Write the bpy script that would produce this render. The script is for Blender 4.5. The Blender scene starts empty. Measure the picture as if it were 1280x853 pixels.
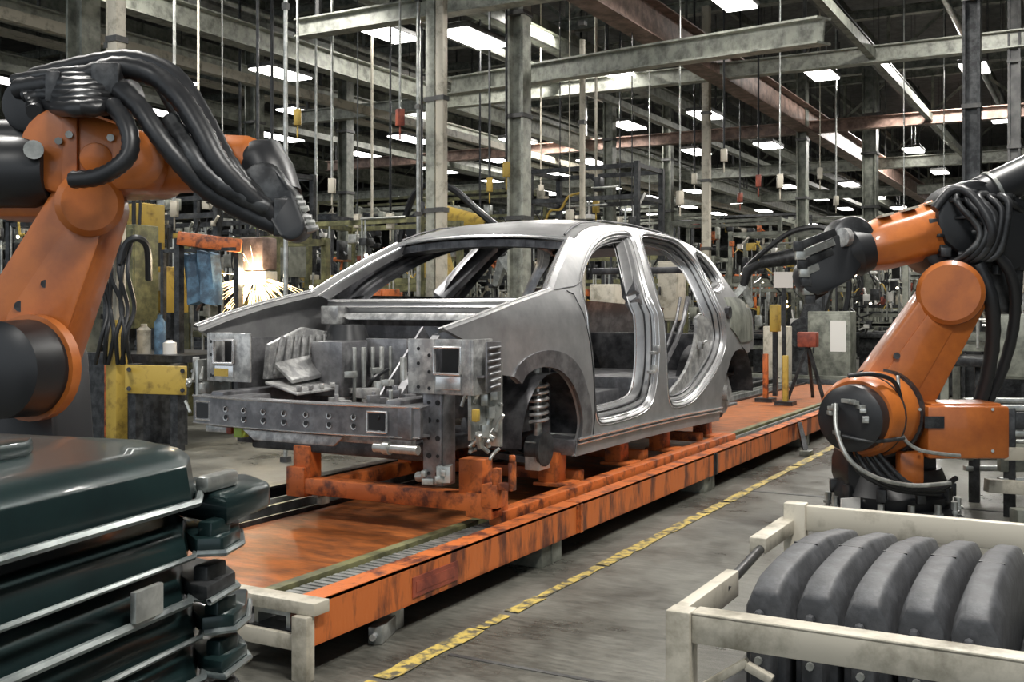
import bpy, bmesh, math, random
from mathutils import Vector, Matrix
from mathutils.geometry import delaunay_2d_cdt, intersect_point_tri_2d
sc = bpy.context.scene
C = sc.collection
# ------------------------------------------------------------------ camera
F_PX, U0, V0, CAM_H = 1340.0, 640.0, 385.0, 1.15
YAW = math.atan2(.4834, .8754)
CX, SX = math.cos(YAW), math.sin(YAW)
cam_d = bpy.data.cameras.new('camera'); cam = bpy.data.objects.new('camera', cam_d); C.objects.link(cam)
cam.location = (0, 0, CAM_H); cam.rotation_euler = (math.pi/2, 0, YAW - math.pi/2)
cam_d.sensor_width = 36; cam_d.lens = F_PX/1280*36; cam_d.shift_y = -(426.5-V0)/1280
cam_d.clip_start = .05; cam_d.clip_end = 400
sc.camera = cam
# ------------------------------------------------------------------ view and world
sc.view_settings.view_transform = 'Standard'; sc.view_settings.look = 'None'
sc.view_settings.gamma = 1; sc.view_settings.use_curve_mapping = False
sc.view_settings.exposure = 0.3
sc.cycles.max_bounces = 6; sc.cycles.diffuse_bounces = 3; sc.cycles.glossy_bounces = 3
sc.cycles.use_denoising = True
sc.cycles.sample_clamp_indirect = 4
wd = bpy.data.worlds.new('world'); sc.world = wd; wd.use_nodes = True
wb = wd.node_tree.nodes['Background']; wb.inputs[0].default_value = (.85, .93, 1, 1); wb.inputs[1].default_value = 0.7
# large lights: rows of ceiling fittings lighting the line; hall end behind the camera left open to add world light
def area(name, loc, rot, sx, sy, power, col=(1, .97, .92)):
    l = bpy.data.lights.new(name, 'AREA'); l.shape = 'RECTANGLE'; l.size = sx; l.size_y = sy; l.energy = power; l.color = col
    o = bpy.data.objects.new(name, l); C.objects.link(o); o.location = loc; o.rotation_euler = rot
    return o
for (x, y, z, p) in [(3.2, 5.2, 5.2, 260), (6.2, .2, 5.0, 330), (1.5, -.4, 4.6, 260), (9.5, 3.2, 5.6, 330), (8.2, 9.0, 5.4, 330), (13, 1.5, 5.6, 420), (15, 8, 5.6, 520),
                     (21, 2.5, 5.8, 700), (22, 11, 5.8, 800), (30, 4, 5.8, 900), (32, 16, 5.8, 1000), (44, 6, 5.8, 1100), (46, 22, 5.8, 1100), (-1.5, 2.6, 4.6, 90)]:
    area('ceiling_lamp_light', (x, y, z), (0, 0, 0), 1.3, .45, p*.62)
# ------------------------------------------------------------------ pixel helpers (image taken as 1280 x 853)
def W(px, py, d):
    r = (px-U0)/F_PX*d
    return Vector((CX*d+SX*r, SX*d-CX*r, CAM_H-(py-V0)/F_PX*d))
def WF(px, d, z=0.0):
    v = W(px, V0, d); v.z = z; return v
# ------------------------------------------------------------------ materials
MATS = {}
def mat(name, col, rough=.5, metal=0, col2=None, nscale=8, bump=0, emit=None, estr=0, detail=6, lo=.42, hi=.62, spec=.5, stretch=(1, 1, 1), coat=0):
    if name in MATS: return MATS[name]
    m = bpy.data.materials.new(name); m.use_nodes = True; nt = m.node_tree; b = nt.nodes['Principled BSDF']
    b.inputs['Base Color'].default_value = (*col, 1); b.inputs['Roughness'].default_value = rough; b.inputs['Metallic'].default_value = metal
    b.inputs['Specular IOR Level'].default_value = spec
    b.inputs['Coat Weight'].default_value = coat
    if col2 is not None or bump:
        tc = nt.nodes.new('ShaderNodeTexCoord'); mp = nt.nodes.new('ShaderNodeMapping'); mp.inputs['Scale'].default_value = stretch
        n = nt.nodes.new('ShaderNodeTexNoise'); n.inputs['Scale'].default_value = nscale; n.inputs['Detail'].default_value = detail; n.inputs['Roughness'].default_value = .65
        nt.links.new(tc.outputs['Object'], mp.inputs[0]); nt.links.new(mp.outputs[0], n.inputs['Vector'])
        if col2 is not None:
            r = nt.nodes.new('ShaderNodeValToRGB'); r.color_ramp.elements[0].position = lo; r.color_ramp.elements[1].position = hi
            r.color_ramp.elements[0].color = (*col2, 1); r.color_ramp.elements[1].color = (*col, 1)
            nt.links.new(n.outputs['Fac'], r.inputs[0]); nt.links.new(r.outputs[0], b.inputs['Base Color'])
        if bump:
            bp = nt.nodes.new('ShaderNodeBump'); bp.inputs['Strength'].default_value = bump; bp.inputs['Distance'].default_value = .02
            nt.links.new(n.outputs['Fac'], bp.inputs['Height']); nt.links.new(bp.outputs[0], b.inputs['Normal'])
    if emit:
        b.inputs['Emission Color'].default_value = (*emit, 1); b.inputs['Emission Strength'].default_value = estr
    MATS[name] = m
    return m
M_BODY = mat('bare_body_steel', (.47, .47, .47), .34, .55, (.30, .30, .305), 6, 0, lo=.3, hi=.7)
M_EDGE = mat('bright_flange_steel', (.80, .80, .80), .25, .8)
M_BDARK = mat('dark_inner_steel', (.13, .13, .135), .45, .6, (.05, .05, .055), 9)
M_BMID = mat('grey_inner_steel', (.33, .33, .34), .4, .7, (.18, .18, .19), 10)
M_CAST = mat('cast_aluminium', (.66, .66, .64), .35, .5, (.32, .32, .32), 18)
M_ORANGE = mat('chipped_orange_paint', (.58, .15, .035), .45, 0, (.12, .035, .018), 9, .15, lo=.38, hi=.52)
M_ORAIL = mat('worn_orange_rail_paint', (.62, .165, .04), .42, 0, (.13, .04, .025), 9, .2, stretch=(1, 1, .25), lo=.40, hi=.53)
M_ODECK = mat('dusty_orange_deck_paint', (.50, .15, .035), .40, 0, (.12, .045, .02), 9, .3, lo=.3, hi=.66, stretch=(2.4, .7, 1))
M_ROBOT = mat('robot_orange_enamel', (.50, .145, .026), .38, 0, (.27, .07, .018), 4, 0, lo=.25, hi=.6, coat=.3)
M_BLACK = mat('black_rubber', (.018, .019, .021), .38)
M_DMETAL = mat('dark_machine_metal', (.075, .078, .08), .38, .4, (.025, .026, .028), 12)
M_STEELG = mat('grey_green_painted_steel', (.27, .28, .235), .45, .15, (.09, .095, .08), 6, lo=.35, hi=.6)
M_STEELL = mat('pale_grey_green_steel', (.42, .43, .37), .42, .15, (.17, .175, .15), 7, lo=.34, hi=.58)
M_STEELD = mat('dark_roof_steel', (.12, .12, .115), .5, .2, (.05, .05, .05), 4)
M_PINK = mat('primer_red_brown_steel', (.32, .215, .175), .5, .1, (.13, .085, .065), 5)
M_CREAM = mat('cream_painted_steel', (.55, .51, .42), .45, 0, (.22, .20, .15), 7, lo=.3, hi=.5)
M_YEL = mat('yellow_machine_paint', (.52, .36, .07), .45, 0, (.24, .16, .04), 8, lo=.32, hi=.5)
M_OLIVE = mat('olive_machine_paint', (.22, .215, .10), .5, 0, (.09, .09, .045), 8)
M_WHITE = mat('white_paper', (.78, .76, .72), .6)
M_BLUE = mat('blue_grey_fabric', (.12, .24, .36), .6, 0, (.05, .09, .14), 9)
M_RED = mat('brick_red_paint', (.38, .09, .05), .5, 0, (.17, .04, .03), 8)
M_SILVER = mat('galvanised_pipe', (.62, .63, .60), .3, .6, (.34, .35, .33), 10)
M_GREEN = mat('signal_green_paint', (.35, .55, .10), .5)
M_TEAL = mat('dark_teal_pressed_steel', (.018, .042, .042), .3, .35, (.008, .014, .016), 3, lo=.3, hi=.7, coat=.3)
M_RIM = mat('pale_lip_steel', (.50, .55, .54), .3, .6, (.22, .25, .25), 7)  # lips are paler than the panel skins
M_FOAM = mat('charcoal_moulding', (.085, .088, .095), .55, 0, (.05, .052, .056), 25, .1)
M_LAMP = mat('lamp_diffuser', (1, 1, 1), .5, emit=(1, .98, .93), estr=7)
M_SPARK = mat('welding_spark', (1, .8, .5), .5, emit=(1, .70, .36), estr=3)
M_ARC = mat('welding_arc', (1, 1, 1), .5, emit=(.9, .95, 1), estr=14)
M_SIGNAL = mat('lit_indicator', (1, .9, .7), .5, emit=(1, .9, .7), estr=5)
M_GLASS = mat('screen_glass', (.10, .16, .18), .1, spec=.8)
# ------------------------------------------------------------------ mesh collector
class MB:
    def __init__(s): s.v = []; s.f = []
    def add(s, vs, fs):
        n = len(s.v); s.v += [Vector(v) for v in vs]; s.f += [tuple(i+n for i in f) for f in fs]; return s
    def box(s, c, d, rz=0, axes=None):
        c = Vector(c)
        if axes is None:
            a = Vector((math.cos(rz), math.sin(rz), 0)); b = Vector((-math.sin(rz), math.cos(rz), 0)); k = Vector((0, 0, 1))
        else: a, b, k = axes
        vs = [c+a*(d[0]/2*i)+b*(d[1]/2*j)+k*(d[2]/2*l) for l in (-1, 1) for (i, j) in ((-1, -1), (1, -1), (1, 1), (-1, 1))]
        return s.add(vs, [(0, 3, 2, 1), (4, 5, 6, 7), (0, 1, 5, 4), (1, 2, 6, 5), (2, 3, 7, 6), (3, 0, 4, 7)])
    def b2(s, lo, hi):
        return s.box([(lo[i]+hi[i])/2 for i in range(3)], [abs(hi[i]-lo[i]) for i in range(3)])
    def beam(s, p, q, w, h, up=(0, 0, 1)):
        p = Vector(p); q = Vector(q); a = (q-p); L = a.length; a.normalize(); up = Vector(up)
        if abs(a.dot(up)) > .98: up = Vector((1, 0, 0))
        b = up.cross(a).normalized(); k = a.cross(b)
        return s.box((p+q)/2, (L, w, h), axes=(a, b, k))
    def ibeam(s, p, q, w, h, t=.02):
        p = Vector(p); q = Vector(q); k = Vector((0, 0, 1))
        s.beam(p+k*(h/2-t/2), q+k*(h/2-t/2), w, t); s.beam(p-k*(h/2-t/2), q-k*(h/2-t/2), w, t); return s.beam(p, q, t, h-2*t)
    def tube(s, pts, r, n=8, r2=None, caps=True):
        pts = [Vector(p) for p in pts]; rings = []; m = len(pts)
        t0 = (pts[1]-pts[0]).normalized(); up = Vector((0, 0, 1)) if abs(t0.z) < .9 else Vector((1, 0, 0))
        a = t0.cross(up).normalized(); vs = []
        for i, p in enumerate(pts):
            t = (pts[min(i+1, m-1)]-pts[max(i-1, 0)])
            if t.length < 1e-9: t = t0
            t.normalize(); a = (a-t*a.dot(t)).normalized(); b = t.cross(a)
            rr = r if r2 is None else r+(r2-r)*i/(m-1)
            if isinstance(r, (list, tuple)): rr = r[i]
            for j in range(n):
                an = 2*math.pi*j/n; vs.append(p+a*(rr*math.cos(an))+b*(rr*math.sin(an)))
        fs = []
        for i in range(m-1):
            for j in range(n):
                k = (j+1) % n; fs.append((i*n+j, i*n+k, (i+1)*n+k, (i+1)*n+j))
        if caps: fs += [tuple(range(n-1, -1, -1)), tuple((m-1)*n+j for j in range(n))]
        return s.add(vs, fs)
    def prism(s, poly, off):
        off = Vector(off); n = len(poly); vs = [Vector(p) for p in poly]+[Vector(p)+off for p in poly]
        return s.add(vs, [tuple(range(n-1, -1, -1)), tuple(range(n, 2*n))]+[(i, (i+1) % n, n+(i+1) % n, n+i) for i in range(n)])
    def slab(s, p, q, rp, rq, axis, th, n=10):
        # tapered bar with two round ends, th thick along axis
        p = Vector(p); q = Vector(q); ax = Vector(axis).normalized(); a = (q-p); a -= ax*a.dot(ax); a.normalize(); b = ax.cross(a)
        poly = []
        for i in range(n+1):
            an = math.pi/2+math.pi*i/n; poly.append(p+a*(rp*math.cos(an))+b*(rp*math.sin(an))-ax*th/2)
        for i in range(n+1):
            an = -math.pi/2+math.pi*i/n; poly.append(q+a*(rq*math.cos(an))+b*(rq*math.sin(an))-ax*th/2)
        return s.prism(poly, ax*th)
def smooth_path(pts, k=5):
    pts = [Vector(p) for p in pts]; out = []
    for i in range(len(pts)-1):
        p0, p1, p2, p3 = pts[max(i-1, 0)], pts[i], pts[i+1], pts[min(i+2, len(pts)-1)]
        for j in range(k):
            t = j/k; out.append(.5*((2*p1)+(p2-p0)*t+(2*p0-5*p1+4*p2-p3)*t*t+(3*p1-p0-3*p2+p3)*t**3))
    out.append(pts[-1]); return out
def wpos(o):
    v = Vector((0, 0, 0))
    while o is not None: v = v+o.location; o = o.parent
    return v
def obj(name, mb, m, parent=None, smooth=None, bevel=0, origin=None):
    """links a collected mesh (given in world coordinates) as one object"""
    off = wpos(parent) if parent is not None else (Vector(origin) if origin is not None else Vector((0, 0, 0)))
    me = bpy.data.meshes.new(name); me.from_pydata([v-off for v in mb.v], [], mb.f); me.update()
    bm = bmesh.new(); bm.from_mesh(me); bmesh.ops.recalc_face_normals(bm, faces=bm.faces)
    if bevel:
        es = [e for e in bm.edges if len(e.link_faces) == 2 and e.calc_face_angle(0) > .6]
        bmesh.ops.bevel(bm, geom=es, offset=bevel, segments=2, profile=.5, affect='EDGES', clamp_overlap=True)
    bm.to_mesh(me); bm.free()
    me.materials.append(m)
    if smooth is None: smooth = 40
    if smooth:
        me.shade_smooth(); me.set_sharp_from_angle(angle=math.radians(smooth))
    o = bpy.data.objects.new(name, me); C.objects.link(o)
    if parent is not None: o.parent = parent
    elif origin is not None: o.location = origin
    return o
SEEN = {}
def tag(o, label, cat, group=None):
    o['label'] = label; o['category'] = cat
    if group: o['group'] = group
    return o
def thing(name, label, cat, loc=(0, 0, 0), group=None):
    o = bpy.data.objects.new(name, None); C.objects.link(o); o.location = loc; o.empty_display_size = .1
    return tag(o, label, cat, group)
def struct(name, mb, m, smooth=0, origin=None):
    o = obj(name, mb, m, None, smooth, 0, origin); o['kind'] = 'structure'; return o
def copy_tree(o, parent=None, loc=None):
    c = o.copy(); C.objects.link(c); c.parent = parent
    if loc is not None: c.location = loc
    for ch in list(o.children): copy_tree(ch, c)
    return c
def objs(name, mb, m, parent=None, smooth=None, bevel=0):
    """every loose piece of the collected mesh becomes an object of its own"""
    n = len(mb.v); par = list(range(n))
    def find(i):
        while par[i] != i: par[i] = par[par[i]]; i = par[i]
        return i
    for f in mb.f:
        a = find(f[0])
        for k in f[1:]: par[find(k)] = a
    groups = {}
    for f in mb.f: groups.setdefault(find(f[0]), []).append(f)
    out = []
    for fs in groups.values():
        ids = sorted({i for f in fs for i in f}); mp = {i: k for k, i in enumerate(ids)}
        out.append(obj(name, MB().add([mb.v[i] for i in ids], [tuple(mp[i] for i in f) for f in fs]), m, parent, smooth, bevel))
    return out
# ------------------------------------------------------------------ hall shell
def floor_material():
    m = bpy.data.materials.new('worn_concrete'); m.use_nodes = True; nt = m.node_tree; b = nt.nodes['Principled BSDF']
    tc = nt.nodes.new('ShaderNodeTexCoord')
    n1 = nt.nodes.new('ShaderNodeTexNoise'); n1.inputs['Scale'].default_value = 1.3; n1.inputs['Detail'].default_value = 8; n1.inputs['Roughness'].default_value = .7
    mp = nt.nodes.new('ShaderNodeMapping'); mp.inputs['Rotation'].default_value = (0, 0, -YAW+.1); mp.inputs['Scale'].default_value = (9, 1.6, 1)
    n2 = nt.nodes.new('ShaderNodeTexNoise'); n2.inputs['Scale'].default_value = 5; n2.inputs['Detail'].default_value = 8; n2.inputs['Roughness'].default_value = .8
    nt.links.new(tc.outputs['Object'], n1.inputs['Vector']); nt.links.new(tc.outputs['Object'], mp.inputs[0]); nt.links.new(mp.outputs[0], n2.inputs['Vector'])
    mx = nt.nodes.new('ShaderNodeMath'); mx.operation = 'ADD'; nt.links.new(n1.outputs['Fac'], mx.inputs[0]); nt.links.new(n2.outputs['Fac'], mx.inputs[1])
    h = nt.nodes.new('ShaderNodeMath'); h.operation = 'MULTIPLY'; h.inputs[1].default_value = .5; nt.links.new(mx.outputs[0], h.inputs[0])
    r = nt.nodes.new('ShaderNodeValToRGB'); e = r.color_ramp.elements; e[0].position = .36; e[0].color = (.018, .019, .016, 1); e[1].position = .63; e[1].color = (.21, .205, .175, 1)
    nt.links.new(h.outputs[0], r.inputs[0]); nt.links.new(r.outputs[0], b.inputs['Base Color'])
    rr = nt.nodes.new('ShaderNodeMapRange'); rr.inputs[1].default_value = .35; rr.inputs[2].default_value = .65; rr.inputs[3].default_value = .22; rr.inputs[4].default_value = .5
    nt.links.new(n1.outputs['Fac'], rr.inputs[0]); nt.links.new(rr.outputs[0], b.inputs['Roughness'])
    bp = nt.nodes.new('ShaderNodeBump'); bp.inputs['Strength'].default_value = .25; bp.inputs['Distance'].default_value = .01
    nt.links.new(n2.outputs['Fac'], bp.inputs['Height']); nt.links.new(bp.outputs[0], b.inputs['Normal'])
    return m
X0, X1, Y0, Y1, ZC = -6.0, 72.0, -14.0, 46.0, 8.6
struct('floor', MB().b2((X0-6, Y0, -.3), (X1, Y1, 0)), floor_material())
struct('ceiling', MB().b2((X0, Y0, ZC), (X1, Y1, ZC+.2)), M_STEELD)
M_WALL = mat('grey_profiled_wall', (.20, .20, .18), .6, 0, (.09, .09, .085), 1.5)
struct('wall_far', MB().b2((X1, Y0, -.3), (X1+.2, Y1, ZC+.2)), M_WALL)
struct('wall_left', MB().b2((X0, Y1, -.3), (X1, Y1+.2, ZC+.2)), M_WALL)
struct('wall_right', MB().b2((X0, Y0-.2, -.3), (X1, Y0, ZC+.2)), M_WALL)
# yellow lane line painted on the floor, worn into short pieces
rnd = random.Random(4)
lane = MB(); x = 1.2
while x < 9.5:
    L = rnd.uniform(.18, .62); w = rnd.uniform(.022, .036)
    n = 7; top = []; bot = []
    for i in range(n+1):
        xx = x+L*i/n; top.append((xx, 1.955+w+rnd.uniform(-.007, .004), .003)); bot.append((xx, 1.955-w+rnd.uniform(-.004, .007), .003))
    lane.prism(top+bot[::-1], (0, 0, .0015)); x += L+rnd.uniform(.0, .05)
M_LINE = mat('worn_yellow_floor_paint', (.56, .42, .10), .5, 0, (.09, .085, .06), 22, lo=.42, hi=.56)
o = obj('floor_line', lane, M_LINE); tag(o, 'worn yellow lane line painted on the concrete beside the orange conveyor rail', 'floor marking')
# floor drain / joint plates
struct('trim_1', MB().b2((6.6, -3, .0), (6.63, 2.0, .003)), M_STEELD)
struct('trim_2', MB().b2((3.0, -3, .0), (3.02, 1.9, .002)), M_STEELD)
# ------------------------------------------------------------------ conveyor line
conv = thing('conveyor_rail', 'long chipped orange conveyor rail nearest the yellow floor line', 'conveyor rail', (2.6, 2.3, 0))
seg = [2.6, 4.55, 6.55, 8.75, 10.9, 14.0]
for i in range(len(seg)-1):
    a, b = seg[i]+.006, seg[i+1]-.006
    m = MB().b2((a, 2.15, .097), (b, 2.165, .235)).b2((a, 2.15, .225), (b, 2.235, .237)).b2((a, 2.15, .097), (b, 2.22, .107))
    obj('rail_beam', m, M_ORAIL, conv)
    obj('splice_plate', MB().b2((b-.03, 2.143, .10), (b+.03, 2.15, .23)).b2((b-.012, 2.135, .10), (b+.012, 2.15, .23)), M_DMETAL if i % 2 else M_ORANGE, conv)
obj('serial_plate', MB().b2((3.16, 2.146, .118), (3.46, 2.15, .19)).b2((3.18, 2.1445, .135), (3.44, 2.146, .173)), M_RED, conv)
obj('guide_strip', MB().b2((2.62, 2.41, .19), (14, 2.455, .215)), M_OLIVE, conv)
obj('channel_base', MB().b2((2.6, 2.165, .13), (14, 2.50, .14)).b2((2.6, 2.50, .11), (14, 2.515, .175)), M_DMETAL, conv)
ch = MB(); x = 2.62
while x < 4.6:
    ch.b2((x, 2.25, .175), (x+.022, 2.39, .205)); x += .036
ch.b2((2.62, 2.245, .14), (14, 2.262, .20)).b2((2.62, 2.378, .14), (14, 2.395, .20))
o = obj('chain', ch, M_SILVER, conv)
for x in (4.3, 6.5, 9.0, 12.0):
    obj('foot', MB().b2((x-.1, 2.17, 0), (x+.1, 2.33, .1)).b2((x-.008, 2.165, .0), (x+.008, 2.17, .097)), M_STEELG, conv, bevel=.004)
obj('end_bracket', MB().b2((2.585, 2.12, .2), (2.66, 2.52, .24)).b2((2.56, 2.13, 0), (2.6, 2.19, .2)).b2((2.56, 2.42, 0), (2.6, 2.48, .2)).b2((2.57, 2.19, .09), (2.59, 2.42, .14)), M_CREAM, conv, bevel=.003)
k = thing('floor_clamp', 'small metal clamp lying on the floor under the near end of the orange rail', 'clamp', (3.1, 2.24, 0))
obj('jaw', MB().box((3.05, 2.2, .03), (.16, .05, .06), .3).box((3.15, 2.24, .045), (.09, .07, .09), .1), M_SILVER, k, bevel=.005)
obj('screw', MB().tube([(2.95, 2.17, .03), (3.25, 2.27, .05)], .012), M_EDGE, k)
conv2 = thing('conveyor_rail', 'dark conveyor rail on the far side of the deck plate, under the car', 'conveyor rail', (2.9, 3.6, 0))
obj('rail_beam', MB().b2((2.9, 3.78, .09), (14, 3.8, .235)).b2((2.9, 3.36, .10), (14, 3.375, .19)).b2((2.9, 3.72, .225), (14, 3.8, .237)), M_DMETAL, conv2)
obj('channel_base', MB().b2((2.9, 3.37, .12), (14, 3.78, .13)), M_DMETAL, conv2)
obj('chain', MB().b2((2.9, 3.5, .13), (14, 3.52, .2)).b2((2.9, 3.62, .13), (14, 3.64, .2)), M_SILVER, conv2)
for x in (3.4, 5.5, 8, 11): obj('foot', MB().b2((x-.1, 3.5, 0), (x+.1, 3.66, .12)), M_STEELG, conv2, bevel=.004)
dk = thing('deck_plate', 'dusty orange deck plates between the two conveyor rails', 'floor plate', (2.7, 2.95, 0))
for a, b in ((2.72, 4.6), (4.61, 7.0), (7.01, 8.3), (8.31, 10.6), (10.61, 13.9)):
    obj('plate', MB().b2((a, 2.53, .155), (b, 3.35, .17)).b2((a, 2.53, .10), (b, 2.54, .155)), M_ODECK, dk)
objs('support_leg', MB().b2((2.74, 2.6, 0), (2.8, 2.66, .155)).b2((2.74, 3.2, 0), (2.8, 3.26, .155)).b2((8, 2.6, 0), (8.06, 2.66, .155)).b2((8, 3.2, 0), (8.06, 3.26, .155)).b2((13, 2.6, 0), (13.06, 2.66, .155)).b2((13, 3.2, 0), (13.06, 3.26, .155)), M_DMETAL, dk)
# small hinge arm hanging off the rail beyond the car
k = thing('rail_stop_lever', 'dark stop lever leaning against the far stretch of the orange rail', 'lever', (8.6, 2.08, 0))
obj('arm', MB().beam((8.6, 2.13, .225), (8.42, 2.04, .03), .03, .04).beam((8.66, 2.13, .2), (8.5, 2.04, .02), .02, .02), M_DMETAL, k)
obj('foot', MB().box((8.42, 2.03, .02), (.12, .08, .04)), M_STEELG, k, bevel=.004)
# ------------------------------------------------------------------ orange skid carrying the body
sk = thing('transport_skid', 'orange steel skid frame carrying the bare car body on posts', 'skid', (3.97, 2.8, .237))
SY0, SY1 = 2.30, 3.36
m = MB()
for y in (SY0, SY1-.07):
    m.b2((4.05, y, .247), (7.35, y+.07, .325))
obj('side_member', MB().b2((4.02, 2.262, .205), (7.35, 2.335, .272)), M_ORANGE, sk, bevel=.006)
obj('side_member', MB().b2((4.05, SY1-.07, .247), (7.35, SY1, .318)), M_ORANGE, sk, bevel=.006)
obj('front_beam', MB().b2((3.93, SY0-.03, .275), (4.02, SY1+.02, .352)), M_ORANGE, sk, bevel=.008)
for x in (5.0, 5.9, 6.9): obj('cross_beam', MB().b2((x, SY0+.07, .25), (x+.07, SY1-.07, .31)), M_ORANGE, sk, bevel=.006)
obj('corner_post', MB().b2((3.94, SY0+.02, .35), (4.03, SY0+.14, .50)).b2((3.93, SY0-.03, .25), (4.08, SY0+.1, .36)).b2((3.925, SY0-.06, .3), (4.0, SY0+.02, .4)), M_ORANGE, sk, bevel=.006)
obj('corner_post', MB().b2((3.94, SY1-.1, .35), (4.03, SY1, .50)).b2((3.925, SY1-.08, .26), (3.99, SY1+.03, .40)), M_ORANGE, sk, bevel=.006)
obj('locating_hook', MB().b2((3.93, SY0-.06, .38), (3.97, SY0-.03, .47)).b2((3.93, SY0-.12, .38), (3.97, SY0-.06, .41)).b2((3.93, SY0-.13, .38), (3.97, SY0-.11, .5)).tube([(3.95, SY0-.12, .5), (3.95, SY0-.12, .53)], .015), M_ORANGE, sk, bevel=.004)
for x, h in ((4.80, .42), (5.62, .42), (6.30, .42), (7.12, .46)):
    obj('support_post', MB().b2((x, 2.40, .26), (x+.12, 2.50, h)).b2((x-.02, 2.33, .255), (x+.14, 2.52, .275)), M_ORANGE, sk, bevel=.005)
    obj('support_post', MB().b2((x, SY1-.09, .31), (x+.11, SY1, h)), M_ORANGE, sk, bevel=.005)
for x, y in ((4.1, SY0+.02), (4.1, SY1-.06), (7.2, SY0+.02), (7.2, SY1-.06)):
    obj('skid_shoe', MB().b2((x-.05, y, .236), (x+.1, y+.05, .25)).b2((x-.02, y, .20), (x+.04, y+.03, .25)), M_CREAM, sk, bevel=.003)
# ------------------------------------------------------------------ bare car body
YC = 3.13
def hw(x, z):
    x = min(9, max(3.4, x)); z = min(1.75, max(.3, z))
    h = .83-.02*((z-.8)/.35)**2 if z < 1.15 else .83-.02-.02*(z-1.15)/.1
    if z < .8: h = .83-.015*((z-.8)/.35)**2
    if z > 1.12: t = z-1.12; h = .811-.42*t-.25*t*t
    if x < 4.75: h -= .085*((4.75-x)/.9)**2
    if x > 7.2: h -= .12*((x-7.2)/1.0)**2
    return h
def onside(px, py, off=0):
    u = (px-U0)/F_PX; w = (V0-py)/F_PX; d = 5.5
    for _ in range(60):
        x = d*(CX+SX*u); z = CAM_H+w*d; y = YC-hw(x, z)-off
        d = min(11, max(3, .6*d+.4*y/(SX-CX*u)))
    return (d*(CX+SX*u), CAM_H+w*d)
def S(pts): return [Vector(onside(*p)) for p in pts]
def chaikin(p, k=2):
    for _ in range(k):
        q = []
        for i in range(len(p)):
            a, b = p[i], p[(i+1) % len(p)]; q += [a*.75+b*.25, a*.25+b*.75]
        p = q
    return p
def resample(p, step):
    out = []
    for i in range(len(p)):
        a, b = p[i], p[(i+1) % len(p)]; n = max(1, int(math.ceil((b-a).length/step)))
        out += [a+(b-a)*(j/n) for j in range(n)]
    return out
def inside(q, p):
    c = False; n = len(p); j = n-1
    for i in range(n):
        if (p[i].y > q.y) != (p[j].y > q.y) and q.x < (p[j].x-p[i].x)*(q.y-p[i].y)/(p[j].y-p[i].y)+p[i].x: c = not c
        j = i
    return c
def area2(p): return sum(p[i].x*p[(i+1) % len(p)].y-p[(i+1) % len(p)].x*p[i].y for i in range(len(p)))/2
def offset_in(p, d):
    """moves a closed outline inwards by d"""
    s = 1 if area2(p) > 0 else -1; n = len(p); out = []
    for i in range(n):
        e1 = (p[i]-p[i-1]); e2 = (p[(i+1) % n]-p[i])
        if e1.length < 1e-9: e1 = e2
        if e2.length < 1e-9: e2 = e1
        e1 = e1.normalized(); e2 = e2.normalized()
        n1 = Vector((-e1.y, e1.x))*s; n2 = Vector((-e2.y, e2.x))*s; m = (n1+n2)
        if m.length < .2: m = n1
        m.normalize(); out.append(p[i]+m*(d/max(.5, m.dot(n1))))
    return out
def clip_above(p, z):
    out = []
    for i in range(len(p)):
        a, b = p[i], p[(i+1) % len(p)]
        if a.y >= z: out.append(a)
        if (a.y >= z) != (b.y >= z): out.append(a+(b-a)*((z-a.y)/(b.y-a.y)))
    return out
def sheet(outer, holes, side, off=0, th=.025, step=.05):
    """curved sheet following the body side; side=-1 is the near side"""
    outer = resample(outer, step); holes = [resample(h, step) for h in holes]
    vs = []; es = []
    for lp in [outer]+holes:
        n0 = len(vs); vs += [Vector((p.x, p.y)) for p in lp]; es += [(n0+i, n0+(i+1) % len(lp)) for i in range(len(lp))]
    x0 = min(p.x for p in outer); x1 = max(p.x for p in outer); z0 = min(p.y for p in outer); z1 = max(p.y for p in outer)
    bd = list(vs); x = x0+step
    while x < x1:
        z = z0+step*.5
        while z < z1:
            q = Vector((x, z))
            if inside(q, outer) and not any(inside(q, h) for h in holes) and min((q-b).length_squared for b in bd) > (step*.45)**2: vs.append(q)
            z += step
        x += step
    rv, re, rf, *_ = delaunay_2d_cdt(vs, es, [], 0, 1e-6)
    fs = []
    for f in rf:
        c = (rv[f[0]]+rv[f[1]]+rv[f[2]])/3
        if inside(c, outer) and not any(inside(c, h) for h in holes): fs.append(tuple(f))
    n = len(rv); mb = MB()
    def P(q, inn): return (q.x, YC+side*(hw(q.x, q.y)+off-inn), q.y)
    V = [P(q, 0) for q in rv]+[P(q, th) for q in rv]
    cnt = {}
    for f in fs:
        for i in range(3):
            e = (f[i], f[(i+1) % 3]); cnt[tuple(sorted(e))] = cnt.get(tuple(sorted(e)), 0)+1
    Fc = list(fs)+[tuple(n+i for i in f[::-1]) for f in fs]+[(a, b, n+b, n+a) for (a, b), k in cnt.items() if k == 1]
    return mb.add(V, Fc)
def ring(loop, side, prof):
    """stepped flange running round an opening; prof = [(inset, depth)]"""
    loop = resample(loop, .03); vs = []; fs = []; n = len(loop)
    for ins, dep in prof:
        lp = offset_in(loop, ins) if ins else loop
        vs += [(q.x, YC+side*(hw(p.x, p.y)-dep), q.y) for q, p in zip(lp, loop)]
    for k in range(len(prof)-1):
        for i in range(n):
            j = (i+1) % n; fs.append((k*n+i, k*n+j, (k+1)*n+j, (k+1)*n+i))
    return MB().add(vs, fs)
def bead(pts, side, r, off=0, closed=False):
    p = [(q.x, YC+side*(hw(q.x, q.y)+off), q.y) for q in pts]
    if closed: p.append(p[0]); p.append(p[1])
    return MB().tube(p, r, 6)
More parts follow.
